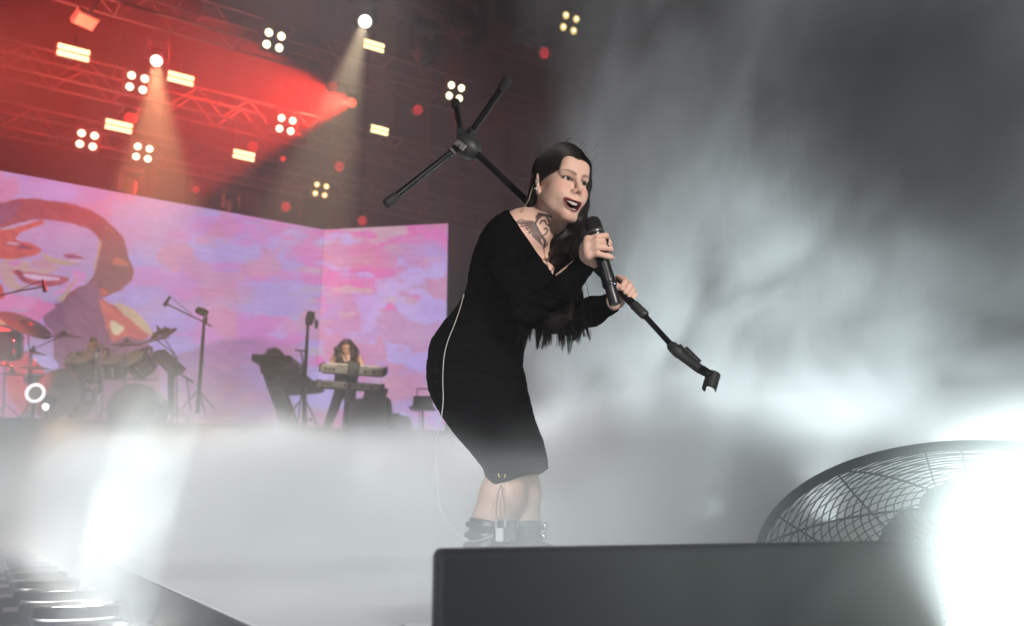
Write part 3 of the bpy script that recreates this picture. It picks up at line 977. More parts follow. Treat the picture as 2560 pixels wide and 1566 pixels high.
for k in range(4):
    a = k * math.pi / 2 + 0.3
    v = []
    for r in np.linspace(0.03, FR * 0.5, 6):
        w = 0.30 * (0.6 + 0.6 * r / FR)
        for q in (-0.5, -0.17, 0.17, 0.5):
            v.append(fpt(r, a + q * w * 2.2, -0.03 - 0.05 * q + 0.01 * math.cos(q * 6)))
    f = [(i * 4 + j, i * 4 + j + 1, i * 4 + j + 5, i * 4 + j + 4) for i in range(5) for j in range(3)]
    ob = MB().raw(v, f).build('blade', M_WIRE, fan, world=True)
    md = ob.modifiers.new('t', 'SOLIDIFY'); md.thickness = 0.004
stn = MB()
for s in (-1, 1):
    a0 = FC + fx * s * (FR + 0.02)
    stn.tube([a0, Vector((a0.x, a0.y + 0.05, -0.6)), Vector((a0.x + 0.05 * s, a0.y + 0.35, -1.28))], 0.016, 8)
stn.tube([FC + fx * -(FR + 0.02) + Vector((0, 0.05, -0.85)), FC + fx * (FR + 0.02) + Vector((0, 0.05, -0.85))], 0.014, 8)
stn.build('stand', M_WIRE, fan, world=True)

# ------------------------------------------------------------------ band gear on the riser
M_DRUM = mat('drum_lacquer', (0.055, 0.03, 0.018), 0.14, var=0.5, vscale=7.0, spec=0.7)
M_SKIN = mat('drum_head_film', (0.34, 0.27, 0.22), 0.5, var=0.1)
M_KICK = mat('bass_drum_head', (0.10, 0.105, 0.115), 0.4, var=0.15)
M_BRONZE = mat('cymbal_bronze', (0.16, 0.09, 0.04), 0.38, metal=0.85, var=0.25)
M_DRUMB = mat('black_drum', (0.02, 0.018, 0.018), 0.2, var=0.2)

def kp(px, py, Y): return U(px, py, Y)
def kpx(Y): return PX(Y, 2.5)

def drum(name, label, px, py, Y, dia_px, len_px, axis, shell, group=None, head=M_SKIN, front=None):
    """drum: shell, two heads, two hoops, lugs; axis points out of the head that faces the audience"""
    c = kp(px, py, Y); k = kpx(Y); r = dia_px * k / 2; h = len_px * k / 2
    ax = Vector(axis).normalized()
    t = thing(name, label, 'drum', c, 0, group)
    MB().lathe([(r * 0.97, -h), (r * 0.97, h)], c, ax, 36, cap=False).build('shell', shell, t, world=True)
    for s in (-1, 1):
        MB().lathe([(r * 0.96, 0), (r * 0.5, s * 0.004), (0, s * 0.006)], c + ax * s * h, ax, 36).build('drum_head', front if (front and s > 0) else head, t, world=True)
        MB().ring(c + ax * s * h, ax, r, r * 0.035, 40, 6).build('hoop', M_CHROME if shell is not M_DRUMB else M_BLACKMETAL, t, world=True)
    u = Vector((1, 0, 0)); x = (u - ax * u.dot(ax)).normalized(); y = ax.cross(x)
    for i in range(8):
        a = 2 * math.pi * (i + 0.4) / 8
        d = math.cos(a) * x + math.sin(a) * y
        MB().bar(c + d * r * 1.03 - ax * h * 0.8, c + d * r * 1.03 + ax * h * 0.8, 0.018, 0.018).ball(c + d * r * 1.05 + ax * h * 0.35, 0.026, 8, 6).ball(c + d * r * 1.05 - ax * h * 0.35, 0.026, 8, 6).build('lug', M_CHROME, t, world=True)
    return t, c, r, h, ax

def cymbal(label, px, py, Y, w_px, normal, group='cymbals round the drum kit', foot=None, mat_=M_BRONZE):
    """cymbal with bell, wing nut and the stand it sits on"""
    c = kp(px, py, Y); r = w_px * kpx(Y) / 2
    n = Vector(normal).normalized()
    t = thing('cymbal', label, 'cymbal', c, 0, group)
    MB().lathe([(r, -0.045), (r * 0.6, -0.02), (r * 0.26, 0), (r * 0.2, 0.03), (r * 0.07, 0.045), (0, 0.046)], c, n, 40).build('plate', mat_, t, world=True)
    MB().lathe([(0.018, 0.04), (0.018, 0.075), (0.008, 0.10)], c, n, 10).build('wing_nut', M_CHROME, t, world=True)
    if foot is not None:
        s = MB()
        f = kp(foot[0], foot[1], Y + 0.15); f.z = RZ
        top = kp(foot[2], foot[3], Y + 0.1)
        s.tube([f, top], 0.014, 8).tube([top, c - n * 0.02], 0.010, 8)
        s.ball(top, 0.03, 8, 6)
        s.build('stand_pole', M_CHROME, t, world=True)
        for i in range(3):
            a = 2 * math.pi * i / 3 + 0.5
            MB().tube([f + UPV * 0.32, Vector((f.x + 0.33 * math.cos(a), f.y + 0.33 * math.sin(a), RZ + 0.02))], 0.011, 6).build('leg', M_CHROME, t, world=True)
    return t

YD = 14.75
drum('bass_drum', 'grey-headed bass drum in front, behind the white ring light', 160, 992, YD, 122, 70, (-0.05, -1, 0.02), M_DRUM, 'twin bass drums', front=M_KICK)
em = MB()
ec = kp(163, 963, YD - 0.30)
for i in range(4):
    em.ring(ec + Vector((-0.14 + i * 0.085, 0, 0.012 * (i % 2))), (0, -1, 0.02), 0.028, 0.010, 14, 5)
em.bar(ec + Vector((-0.18, 0, -0.03)), ec + Vector((0.18, 0, 0.0)), 0.008, 0.012)
eo = em.build('head_emblem', M_BLACK, [o for o in bpy.data.objects if o.name == 'bass_drum'][0], world=True)
drum('bass_drum', 'bass drum half sunk in smoke below the right tom', 345, 1028, YD + 0.25, 122, 70, (0.05, -1, 0.02), M_DRUM, 'twin bass drums', front=M_KICK)
drum('tom_drum', 'amber-bottomed rack tom in front of the drummer\'s chest', 204, 912, YD + 0.1, 66, 44, (0.05, -0.62, 0.75), M_DRUM, 'rack toms')
drum('tom_drum', 'middle rack tom with a bright gold glint', 284, 918, YD + 0.15, 60, 42, (0.0, -0.55, 0.8), M_DRUM, 'rack toms')
drum('tom_drum', 'tilted rack tom at the right end of the kit', 350, 911, YD + 0.2, 62, 50, (-0.35, -0.7, 0.55), M_DRUM, 'rack toms')
drum('floor_tom', 'big black drum lit red at the left picture edge', 4, 858, YD - 0.2, 92, 74, (0.08, -0.35, 0.9), M_DRUMB)
drum('snare_drum', 'shallow drum in the red light beside the hi-hat', 95, 948, YD + 0.5, 56, 22, (0.1, -0.2, 1), M_DRUM)

cymbal('large dark cymbal tilted steeply in front of the portrait', 68, 808, YD - 0.1, 132, (0.52, -0.25, 0.80), foot=(70, 1040, 74, 880))
cymbal('red-brown cymbal nearly level beside the large tilted one', 160, 836, YD + 0.1, 92, (0.0, -0.16, 1), foot=(80, 1035, 79, 874))
cymbal('level dark cymbal right of the drummer\'s head', 318, 856, YD + 0.2, 74, (-0.05, -0.12, 1), foot=(256, 1030, 256, 892))
cymbal('dark cymbal tilted up to the right above the right tom', 386, 845, YD + 0.1, 80, (-0.24, -0.22, 0.95), foot=(432, 1030, 433, 882))
cymbal('thin splash cymbal standing highest at the kit\'s right', 398, 826, YD + 0.3, 48, (-0.52, -0.1, 0.85), foot=(446, 1030, 441, 893))
cymbal('upper thin cymbal beside the splash cymbal', 418, 828, YD + 0.45, 46, (-0.58, -0.1, 0.82))
cymbal('small dark cymbal under the large tilted one', 82, 878, YD + 0.2, 68, (0.08, -0.08, 1))
cymbal('level dark cymbal above the snare', 88, 915, YD, 74, (0.05, -0.07, 1))
cymbal('upper hi-hat cymbal at the left edge in red light', 12, 911, YD - 0.3, 60, (0.1, -0.1, 1), foot=(10, 1035, 12, 935))
cymbal('lower hi-hat cymbal over the red glow', 30, 930, YD - 0.3, 58, (0.0, -0.05, 1))

def stand_poles(name, label, cat, polys, rad, Y, group=None, mat_=M_BLACKMETAL):
    t = thing(name, label, cat, kp(*polys[0][0], Y), 0, group)
    for nm, pts in polys and [(p[2] if len(p) > 2 and isinstance(p[2], str) else 'pole', p) for p in polys]:
        q = [kp(a[0], a[1], Y + (a[2] if len(a) > 2 else 0)) for a in pts if not isinstance(a, str)]
        MB().tube(q, rad * (0.7 if nm != 'pole' else 1), 8).build(nm, mat_, t, world=True)
    return t

def mic_body(t, px, py, px2, py2, Y, r):
    a, b = kp(px, py, Y), kp(px2, py2, Y)
    MB().lathe([(r * 0.6, 0), (r * 0.75, (b - a).length * 0.6), (r, (b - a).length * 0.62), (r, (b - a).length * 0.95), (r * 0.5, (b - a).length)], a, b - a, 12).build('microphone', M_BLACK, t, world=True)

# tall boom stand right of the kit
ts = thing('boom_mic_stand', 'tall boom microphone stand between drums and keyboards', 'mic stand', kp(495, 1030, 14.6), 0, 'microphone stands on the riser')
k = kpx(14.6)
MB().tube([kp(494, 1035, 14.6), kp(499, 960, 14.6), kp(511, 795, 14.6)], [0.034, 0.034, 0.024], 10).build('pole', M_BLACKMETAL, ts, world=True)
MB().tube([kp(530, 817, 14.5), kp(500, 801, 14.5), kp(409, 757, 14.3)], 0.012, 8).build('boom', M_BLACKMETAL, ts, world=True)
MB().tube([kp(425, 742, 14.3), kp(478, 785, 14.4), kp(470, 788, 14.4)], 0.006, 6).build('cable', M_CABLE, ts, world=True)
mic_body(ts, 425, 741, 411, 766, 14.3, 0.035)
MB().lathe([(0.05, -0.08), (0.07, 0.0), (0.06, 0.1), (0.03, 0.13)], kp(508, 781, 14.55), (-0.7, -0.3, 0.25), 14).build('lamp_head', M_BLACK, ts, world=True)
MB().ball(kp(514, 800, 14.55), 0.05, 10, 8, (0.7, 0.7, 1.6)).build('clutch', M_BLACK, ts, world=True)
for fx_, fy_ in ((455, 1022), (512, 1032), (536, 1024)):
    MB().tube([kp(496, 975, 14.6), kp(fx_, fy_, 14.5)], 0.013, 6).build('leg', M_BLACKMETAL, ts, world=True)
# overhead boom reaching in from the left
t = thing('boom_mic_stand', 'overhead microphone boom reaching in from the left edge', 'mic stand', kp(-60, 1040, 14.2), 0, 'microphone stands on the riser')
MB().tube([kp(-60, 1040, 14.2), kp(-58, 752, 14.2)], 0.018, 8).build('pole', M_BLACKMETAL, t, world=True)
MB().tube([kp(-75, 758, 14.2), kp(37, 730, 14.1), kp(108, 717, 14.0)], 0.013, 8).build('boom', M_BLACKMETAL, t, world=True)
MB().tube([kp(37, 729, 14.1), kp(105, 701, 14.0)], 0.006, 6).build('cable', M_CABLE, t, world=True)
mic_body(t, 107, 700, 113, 731, 14.0, 0.034)
for a in (-90, -30): MB().tube([kp(-60, 980, 14.2), kp(a, 1044, 14.2)], 0.012, 6).build('leg', M_BLACKMETAL, t, world=True)
# small tom microphones and short stand
t = thing('drum_mic_stand', 'short microphone stand at the right foot of the kit', 'mic stand', kp(475, 1028, 14.5), 0, 'microphone stands on the riser')
MB().tube([kp(477, 1028, 14.5), kp(467, 950, 14.5)], 0.012, 8).build('pole', M_BLACKMETAL, t, world=True)
MB().tube([kp(483, 956, 14.5), kp(455, 939, 14.5)], 0.02, 8).build('microphone', M_BLACK, t, world=True)
for px, py in ((203, 882), (271, 872), (366, 872), (379, 868)):
    t = thing('clip_microphone', {203: 'black clip microphone standing on the left rack tom', 271: 'clip microphone left of the pair over the middle tom', 366: 'hooked clip microphone over the right tom', 379: 'second hooked clip microphone over the right tom'}[px], 'microphone', kp(px, py, YD), 0, 'clip microphones on the toms')
    MB().tube([kp(px, py + 18, YD), kp(px, py, YD), kp(px - 8, py + 2, YD - 0.05)], [0.016, 0.02, 0.02], 8).build('body', M_BLACK, t, world=True)
    MB().ball(kp(px - 9, py + 3, YD - 0.05), 0.03, 8, 6).build('grille', M_BLACKMETAL, t, world=True)

# slanted rack pad on a post
t = thing('drum_pad', 'slanted dark pad unit on a thick post right of the drums', 'drum pad', kp(428, 1030, YD), 0)
c = kp(422, 908, YD - 0.05); kk = kpx(YD)
rot = Euler((R(20), R(41), R(8))).to_matrix()
MB().box(c, (76 * kk, 0.30, 24 * kk), rot).build('body', M_BLACK, t, world=True, smooth=False, bevel=0.015)
MB().box(c + rot @ Vector((0, -0.16, 0)), (68 * kk, 0.02, 18 * kk), rot).build('face', mat('pad_face', (0.09, 0.06, 0.055), 0.5), t, world=True, smooth=False)
MB().tube([kp(428, 1032, YD), kp(428, 920, YD)], 0.055, 10).build('post', M_BLACK, t, world=True)

# ring light low in front of the kit
t = thing('ring_light', 'glowing white ring light low in front of the drums', 'ring light', kp(88, 1036, 14.0), 0)
c = kp(88, 983, 14.0); kk = kpx(14.0)
MB().ring(c, (0.05, -1, 0), 21 * kk, 3.4 * kk, 48, 8).build('glowing_ring', mat_emit('ring_glow', (0.93, 0.95, 1.0), 1.7), t, world=True)
MB().lathe([(18.5 * kk, 0), (0, 0.003)], c + Vector((0, 0.02, 0)), (0.05, -1, 0), 36).build('reflector', mat('ring_reflector', (0.30, 0.26, 0.21), 0.5), t, world=True)
MB().tube([c - UPV * 0.15, Vector((c.x, c.y + 0.02, RZ))], 0.02, 8).build('post', M_BLACKMETAL, t, world=True)
t = thing('floor_lamp_head', 'small dark lamp head with a bright lens under the ring light', 'stage light', kp(124, 1040, 14.1), 0)
c = kp(124, 1008, 14.1)
MB().lathe([(0.05, 0.12), (0.11, 0.05), (0.12, -0.03), (0.10, -0.06)], c, (0, 1, 0.3), 18).build('head', M_BLACK, t, world=True)
MB().lathe([(0.05, 0), (0.0, 0.02)], c + Vector((-0.02, -0.07, -0.07)), (0, -1, -0.3), 14).build('lens', M_SPOTLENS, t, world=True)
MB().tube([c, Vector((c.x, c.y, RZ))], 0.02, 8).build('post', M_BLACKMETAL, t, world=True)

# drum rack tubes
t = thing('drum_rack', 'chrome tube rack carrying the toms', 'drum rack', kp(280, 1030, YD), 0)
for px in (240, 256, 312): MB().tube([kp(px, 1032, YD + 0.1), kp(px + 1, 880, YD + 0.1)], 0.016, 8).build('upright', M_CHROME, t, world=True)
MB().tube([kp(150, 946, YD + 0.2), kp(395, 950, YD + 0.2)], 0.018, 8).build('crossbar', M_CHROME, t, world=True)
for px, py in ((182, 896), (238, 930), (300, 890), (318, 915), (256, 895), (262, 880), (300, 868), (213, 935)):
    MB().ball(kp(px, py, YD - 0.15), 0.035, 8, 6, (1, 1, 0.7)).build('clamp', M_CHROME, t, world=True)
spot('drum_glint_fill', (-5.2, 6.0, 6.4), kp(260, 920, 14.8), 1500, (1.0, 0.85, 0.62), 16, 0.5, 0.1)  # unseen accent spot added to brighten the drums
spot('red_drum_lamp', kp(-150, 560, 12.4), kp(30, 930, 14.6), 2600, (1.0, 0.04, 0.05), 30, 0.5, 0.1)

# ------------------------------------------------------------------ keyboards
YK = 15.3
kk = kpx(YK)
M_KEYGREY = mat('keyboard_case', (0.30, 0.30, 0.27), 0.4, var=0.1)
M_KEYWHITE = mat('white_keys', (0.7, 0.7, 0.66), 0.3)
def keyboard(name, label, a, b, Y, deep, high, tilt, group, body=M_KEYGREY):
    """keyboard seen from its back: case, end cheeks, rear sockets, keys"""
    p, q = kp(*a, Y), kp(*b, Y)
    t = thing(name, label, 'keyboard', (p + q) / 2, 0, group)
    dx = (q - p).normalized(); L = (q - p).length
    ny = Vector((-dx.y, dx.x, 0)).normalized()
    rot = Matrix((dx, ny, dx.cross(ny))).transposed() @ Euler((R(tilt), 0, 0)).to_matrix()
    c = (p + q) / 2
    MB().box(c, (L, deep, high), rot).build('case', body, t, world=True, smooth=False, bevel=0.012)
    for s in (-1, 1):
        MB().box(c + rot @ Vector((s * (L / 2 + 0.012), 0.02, 0.005)), (0.03, deep * 0.98, high * 1.15), rot).build('end_cheek', M_BLACK, t, world=True, smooth=False, bevel=0.006)
    n = 24
    for i in range(n):
        MB().box(c + rot @ Vector(((i - n / 2 + 0.5) * L * 0.036, deep * 0.28, high * 0.52)), (L * 0.033, deep * 0.36, 0.016), rot).build('key', M_KEYWHITE, t, world=True, smooth=False)
    for x in (-0.40, -0.34, -0.28, -0.05, 0.02, 0.22, 0.36):
        MB().box(c + rot @ Vector((x * L, -deep * 0.5 - 0.004, 0.0)), (L * 0.035, 0.012, high * 0.35), rot).build('socket', M_BLACK, t, world=True, smooth=False)
    MB().box(c + rot @ Vector((0, -deep * 0.25, high * 0.54)), (L * 0.5, deep * 0.2, 0.012), rot).build('control_panel', M_BLACK, t, world=True, smooth=False)
    return t
keyboard('keyboard', 'upper grey keyboard in front of the long-haired player', (806, 919), (961, 930), YK, 0.36, 0.12, 16, 'keyboards on the riser')
keyboard('keyboard', 'lower grey keyboard at the long-haired player\'s hips', (797, 959), (954, 970), YK, 0.34, 0.11, 8, 'keyboards on the riser')
t = thing('keyboard_stand', 'dark column stand under the two grey keyboards', 'keyboard stand', kp(880, 1072, YK + 0.1), 0)
MB().box((kp(880, 960, YK + 0.05)), (24 * kk, 0.16, 86 * kk), Euler((0, R(4), 0)).to_matrix()).build('column', M_BLACK, t, world=True, smooth=False, bevel=0.02)
MB().box((kp(884, 925, YK - 0.3)), (26 * kk, 0.05, 40 * kk), Euler((R(-12), R(6), 0)).to_matrix()).build('panel', M_BLACK, t, world=True, smooth=False, bevel=0.01)
MB().bar(kp(930, 972, YK), kp(910, 1040, YK), 0.09, 0.2).build('leg', M_GREYCLOTH, t, world=True, smooth=False)
MB().bar(kp(956, 970, YK), kp(936, 1040, YK), 0.09, 0.2).build('leg', M_GREYCLOTH, t, world=True, smooth=False)
MB().bar(kp(800, 968, YK + 0.1), kp(955, 978, YK + 0.1), 0.07, 0.05).bar(kp(806, 930, YK + 0.1), kp(958, 940, YK + 0.1), 0.07, 0.05).build('support_arm', M_BLACK, t, world=True, smooth=False)

# slanted tower of keyboards at the left of the player
YL = 15.2
t = thing('keyboard_tower', 'slanted dark stand stacked with keyboards seen from the end', 'keyboard stand', kp(722, 1072, YL), 0)
MB().bar(kp(664, 905, YL), kp(724, 1072, YL), 0.22, 0.16, (0, 1, 0)).build('column', M_BLACK, t, world=True, smooth=False, bevel=0.02)
MB().bar(kp(676, 905, YL + 0.4), kp(738, 1072, YL + 0.4), 0.18, 0.12, (0, 1, 0)).build('column', M_BLACK, t, world=True, smooth=False, bevel=0.02)
MB().bar(kp(700, 1072, YL + 0.2), kp(752, 1072, YL + 0.2), 0.5, 0.05).build('foot', M_BLACK, t, world=True, smooth=False)
for nm, lab, a, b, wd, th, mt in (('keyboard', 'top keyboard of the slanted stack with a pale lit end', (646, 905), (742, 909), 0.9, 0.12, M_BLACK),
                                  ('keyboard', 'second keyboard of the slanted stack', (668, 938), (760, 941), 0.9, 0.09, M_BLACK),
                                  ('keyboard', 'lowest and widest keyboard of the slanted stack', (690, 972), (790, 964), 1.0, 0.14, M_BLACK)):
    kt = thing(nm, lab, 'keyboard', (kp(*a, YL) + kp(*b, YL)) / 2, 0, 'keyboards on the riser')
    p, q = kp(*a, YL + 0.2), kp(*b, YL + 0.2)
    MB().bar(p, q, wd, th).build('case', mt, kt, world=True, smooth=False, bevel=0.02)
    MB().bar(q - UPV * th * 0.1, q + (q - p).normalized() * 0.05 - UPV * th * 0.1, wd * 0.96, th * 0.5).build('key_front', M_KEYGREY if 'top' in lab else M_GREYCLOTH, kt, world=True, smooth=False)
t = thing('gear_cover', 'peaked dark cloth heap on top of the slanted keyboard stack', 'cover', kp(684, 898, YL), 0)
v = []
for i in range(9):
    for j in range(7):
        u_, w_ = i / 8, j / 6
        hgt = 0.20 * math.sin(math.pi * u_) ** 0.8 * math.sin(math.pi * (0.15 + 0.7 * w_)) + 0.05 * random.random()
        p = kp(652 + 62 * u_, 899, YL - 0.2 + 0.7 * w_)
        v.append((p.x, p.y, p.z + hgt))
MB().raw(v, [(i * 7 + j, (i + 1) * 7 + j, (i + 1) * 7 + j + 1, i * 7 + j + 1) for i in range(8) for j in range(6)]).build('cloth', M_BLACK, t, world=True).modifiers.new('t', 'SOLIDIFY').thickness = 0.02

# keyboard player's microphone stands
YM = 15.0
t = thing('boom_mic_stand', 'tripod microphone stand between the keyboard stack and the player', 'mic stand', kp(760, 1074, YM), 0, 'microphone stands on the riser')
MB().tube([kp(761, 1068, YM), kp(761, 960, YM), kp(771, 795, YM)], [0.04, 0.036, 0.024], 10).build('pole', M_BLACKMETAL, t, world=True)
MB().lathe([(0.06, -0.12), (0.08, 0.0), (0.06, 0.12)], kp(775, 796, YM), (0.2, -0.2, 1), 12).build('lamp_head', M_BLACK, t, world=True)
MB().tube([kp(778, 792, YM), kp(788, 794, YM), kp(791, 806, YM)], 0.008, 6).build('cable', M_CABLE, t, world=True)
MB().lathe([(0.03, -0.07), (0.035, 0.05), (0.012, 0.08)], kp(791, 811, YM), (0, 0, 1), 10).build('microphone', M_BLACK, t, world=True)
MB().tube([kp(767, 878, YM - 0.05), kp(738, 876, YM - 0.1)], 0.014, 8).build('boom', M_BLACKMETAL, t, world=True)
MB().tube([kp(753, 880, YM - 0.05), kp(757, 905, YM - 0.05), kp(752, 1000, YM - 0.05), kp(744, 1066, YM - 0.1)], 0.013, 8).build('side_pole', M_BLACKMETAL, t, world=True)
for fx_, fy_, jx, jy in ((722, 1040, 760, 990), (800, 1074, 758, 990), (742, 1070, 722, 1042), (775, 1048, 800, 1074), (780, 1046, 764, 1052)):
    MB().tube([kp(jx, jy, YM), kp(fx_, fy_, YM - 0.05)], 0.015, 6).build('leg', M_BLACKMETAL, t, world=True)
t = thing('vocal_mic_stand', 'thin microphone stand at the keyboard player\'s mouth', 'mic stand', kp(872, 1072, YK - 0.5), 0, 'microphone stands on the riser')
MB().tube([kp(872, 1072, YK - 0.5), kp(871, 905, YK - 0.5), kp(858, 882, YK - 0.45), kp(842, 871, YK - 0.4)], 0.010, 8).build('pole', M_BLACKMETAL, t, world=True)
mic_body(t, 848, 876, 836, 870, YK - 0.4, 0.034)

# cases and the small table
t = thing('flight_case', 'dark covered road case right of the keyboard player\'s legs', 'case', kp(930, 1075, YK - 0.1), 0, 'road cases on the riser')
MB().box(kp(930, 1038, YK - 0.05), (100 * kk, 0.6, 74 * kk), taper=0.86).build('case', M_GREYCLOTH, t, world=True, smooth=False, bevel=0.05)
MB().box(kp(946, 1000, YK - 0.05), (58 * kk, 0.45, 10 * kk), Euler((0, R(4), 0)).to_matrix()).build('lid', M_GREYCLOTH, t, world=True, smooth=False, bevel=0.03)
t = thing('flight_case', 'lower grey case stepping down at the riser\'s end', 'case', kp(1000, 1082, YK), 0, 'road cases on the riser')
MB().box(kp(1000, 1064, YK), (52 * kk, 0.6, 40 * kk), taper=0.92).build('case', M_GREYCLOTH, t, world=True, smooth=False, bevel=0.04)
MB().box(kp(988, 1040, YK), (30 * kk, 0.4, 6 * kk)).build('lid', M_GREYCLOTH, t, world=True, smooth=False, bevel=0.01)
t = thing('side_table', 'small grey pedestal table half hidden by the singer\'s hip', 'table', kp(1056, 1096, YK), 0)
MB().box(kp(1058, 1007, YK), (48 * kk, 0.36, 28 * kk), taper=0.94).build('box', M_GREYCLOTH, t, world=True, smooth=False, bevel=0.02)
MB().box(kp(1056, 1022, YK), (60 * kk, 0.45, 0.03)).build('tabletop', M_GREYCLOTH, t, world=True, smooth=False)
MB().tube([kp(1056, 1022, YK), kp(1057, 1098, YK)], 0.024, 10).build('post', M_BLACKMETAL, t, world=True)
MB().tube([kp(1048, 1022, YK + 0.1), kp(1048, 1096, YK + 0.1)], 0.010, 8).build('post', M_BLACKMETAL, t, world=True)
MB().tube([kp(1043, 1000, YK), kp(1043, 972, YK), kp(1078, 973, YK), kp(1078, 1000, YK)], 0.012, 8).build('rail', M_BLACKMETAL, t, world=True)

# ------------------------------------------------------------------ implicit modelling: smooth unions on a grid, then surface nets
class Sdf:
    def __init__(s, lo, hi, h):
        s.lo = np.array(lo, float); s.h = h
        s.n = np.ceil((np.array(hi) - s.lo) / h).astype(int) + 1
        s.ax = [(s.lo[i] + h * np.arange(s.n[i])).astype(np.float32) for i in range(3)]
        s.F = np.full(s.n, 0.2, np.float32)
    def win(s, lo, hi):
        i0 = np.clip(np.floor((np.array(lo) - s.lo) / s.h).astype(int), 0, s.n - 1)
        i1 = np.clip(np.ceil((np.array(hi) - s.lo) / s.h).astype(int) + 1, 1, s.n)
        if np.any(i1 <= i0): return None
        sl = tuple(slice(a, b) for a, b in zip(i0, i1))
        return sl, s.ax[0][sl[0]][:, None, None], s.ax[1][sl[1]][None, :, None], s.ax[2][sl[2]][None, None, :]
    def add(s, w, d, k):
        f = s.F[w]
        if k > 0:
            q = np.maximum(k - np.abs(f - d), 0) / k
            s.F[w] = np.minimum(f, d) - q * q * k * 0.25
        else: s.F[w] = np.minimum(f, d)
    def sub(s, w, d, k):
        f = s.F[w]; d = -d
        if k > 0:
            q = np.maximum(k - np.abs(f - d), 0) / k
            s.F[w] = np.maximum(f, d) + q * q * k * 0.25
        else: s.F[w] = np.maximum(f, d)
    def cone(s, a, b, ra, rb, k=0.01, sub=False, ysq=1.0):
        """tapered capsule from a to b"""
        a = np.array(a, float); b = np.array(b, float)
        m = max(ra, rb) + k + 0.012
        w = s.win(np.minimum(a, b) - m, np.maximum(a, b) + m)
        if w is None: return s
        sl, X, Y, Z = w
        d = b - a; L2 = float((d * [1, 1 / ysq ** 2, 1] * d).sum()) + 1e-12
        px, py, pz = X - a[0], (Y - a[1]) / ysq, Z - a[2]
        dy = d[1] / ysq
        t = np.clip((px * d[0] + py * dy + pz * d[2]) / L2, 0, 1)
        dist = np.sqrt((px - t * d[0]) ** 2 + (py - t * dy) ** 2 + (pz - t * d[2]) ** 2) - (ra + (rb - ra) * t)
        (s.sub if sub else s.add)(sl, dist.astype(np.float32), k)
        return s
    def chain(s, pts, k=0.01, ysq=1.0):
        """pts: [(point, radius)]"""
        for (a, ra), (b, rb) in zip(pts[:-1], pts[1:]): s.cone(a, b, ra, rb, k, ysq=ysq)
        return s
    def ell(s, c, r, Mx=None, k=0.01, sub=False, bend=0.0):
        """ellipsoid with radii r along the columns of Mx"""
        c = np.array(c, float); r = np.array(r, float)
        A = np.eye(3) if Mx is None else np.array(Mx, float)
        ext = np.sqrt(((A * r) ** 2).sum(1)) + k + 0.012
        w = s.win(c - ext, c + ext)
        if w is None: return s
        sl, X, Y, Z = w
        px, py, pz = X - c[0], Y - c[1], Z - c[2]
        u = [px * A[0, i] + py * A[1, i] + pz * A[2, i] for i in range(3)]
        if bend: u[2] = u[2] - bend * u[0] ** 2
        k0 = np.sqrt((u[0] / r[0]) ** 2 + (u[1] / r[1]) ** 2 + (u[2] / r[2]) ** 2)
        k1 = np.sqrt((u[0] / r[0] ** 2) ** 2 + (u[1] / r[1] ** 2) ** 2 + (u[2] / r[2] ** 2) ** 2) + 1e-9
        dist = k0 * (k0 - 1) / k1
        (s.sub if sub else s.add)(sl, dist.astype(np.float32), k)
        return s
    def cut(s, fn, k=0.004):
        """keep where fn(X, Y, Z) < 0"""
        X, Y, Z = s.ax[0][:, None, None], s.ax[1][None, :, None], s.ax[2][None, None, :]
        d = np.broadcast_to(fn(X, Y, Z), s.F.shape).astype(np.float32)
        q = np.maximum(k - np.abs(s.F - d), 0) / k
        s.F = np.maximum(s.F, d) + q * q * k * 0.25
        return s
    def mesh(s):
        F = s.F
        S = F < 0
        c = np.zeros(tuple(np.array(F.shape) - 1), np.uint8)
        for i in (0, 1):
            for j in (0, 1):
                for k in (0, 1):
                    c += S[i:F.shape[0] - 1 + i, j:F.shape[1] - 1 + j, k:F.shape[2] - 1 + k]
        act = (c > 0) & (c < 8)
        idx = np.full(act.shape, -1, np.int64)
        cells = np.argwhere(act); idx[act] = np.arange(len(cells))
        acc = np.zeros((len(cells), 3)); cnt = np.zeros(len(cells))
        i, j, k = cells.T
        corner = {}
        for a in (0, 1):
            for b in (0, 1):
                for d in (0, 1): corner[a, b, d] = F[i + a, j + b, k + d].astype(np.float64)
        for ax in range(3):
            for u in (0, 1):
                for v in (0, 1):
                    o = [0, 0, 0]; o[(ax + 1) % 3] = u; o[(ax + 2) % 3] = v
                    p = list(o); p[ax] = 1
                    f0, f1 = corner[tuple(o)], corner[tuple(p)]
                    m = (f0 < 0) != (f1 < 0)
                    t = np.where(m, f0 / np.where(m, f0 - f1, 1), 0)
                    q = np.tile(np.array(o, float), (len(cells), 1)); q[:, ax] += t
                    acc[m] += q[m]; cnt[m] += 1
        V = s.lo + s.h * (cells + acc / cnt[:, None])
        quads = []
        for ax in range(3):
            n = list(F.shape); n[ax] -= 1
            b, d = (ax + 1) % 3, (ax + 2) % 3
            sl0 = [slice(None)] * 3; sl1 = [slice(None)] * 3
            sl0[ax] = slice(0, -1); sl1[ax] = slice(1, None)
            for q in (b, d):
                sl0[q] = slice(1, -1); sl1[q] = slice(1, -1)
            A = S[tuple(sl0)]; B = S[tuple(sl1)]
            e = np.argwhere(A != B)
            flip = A[tuple(e.T)]
            base = e.copy(); base[:, b] += 1; base[:, d] += 1
            def at(db, dd):
                g = base.copy(); g[:, b] += db; g[:, d] += dd
                return idx[tuple(g.T)]
            q = np.stack([at(-1, -1), at(0, -1), at(0, 0), at(-1, 0)], 1)
            q[~flip] = q[~flip][:, ::-1]
            quads.append(q)
        Q = np.concatenate(quads)
        Q = Q[(Q >= 0).all(1)]
        return V, Q

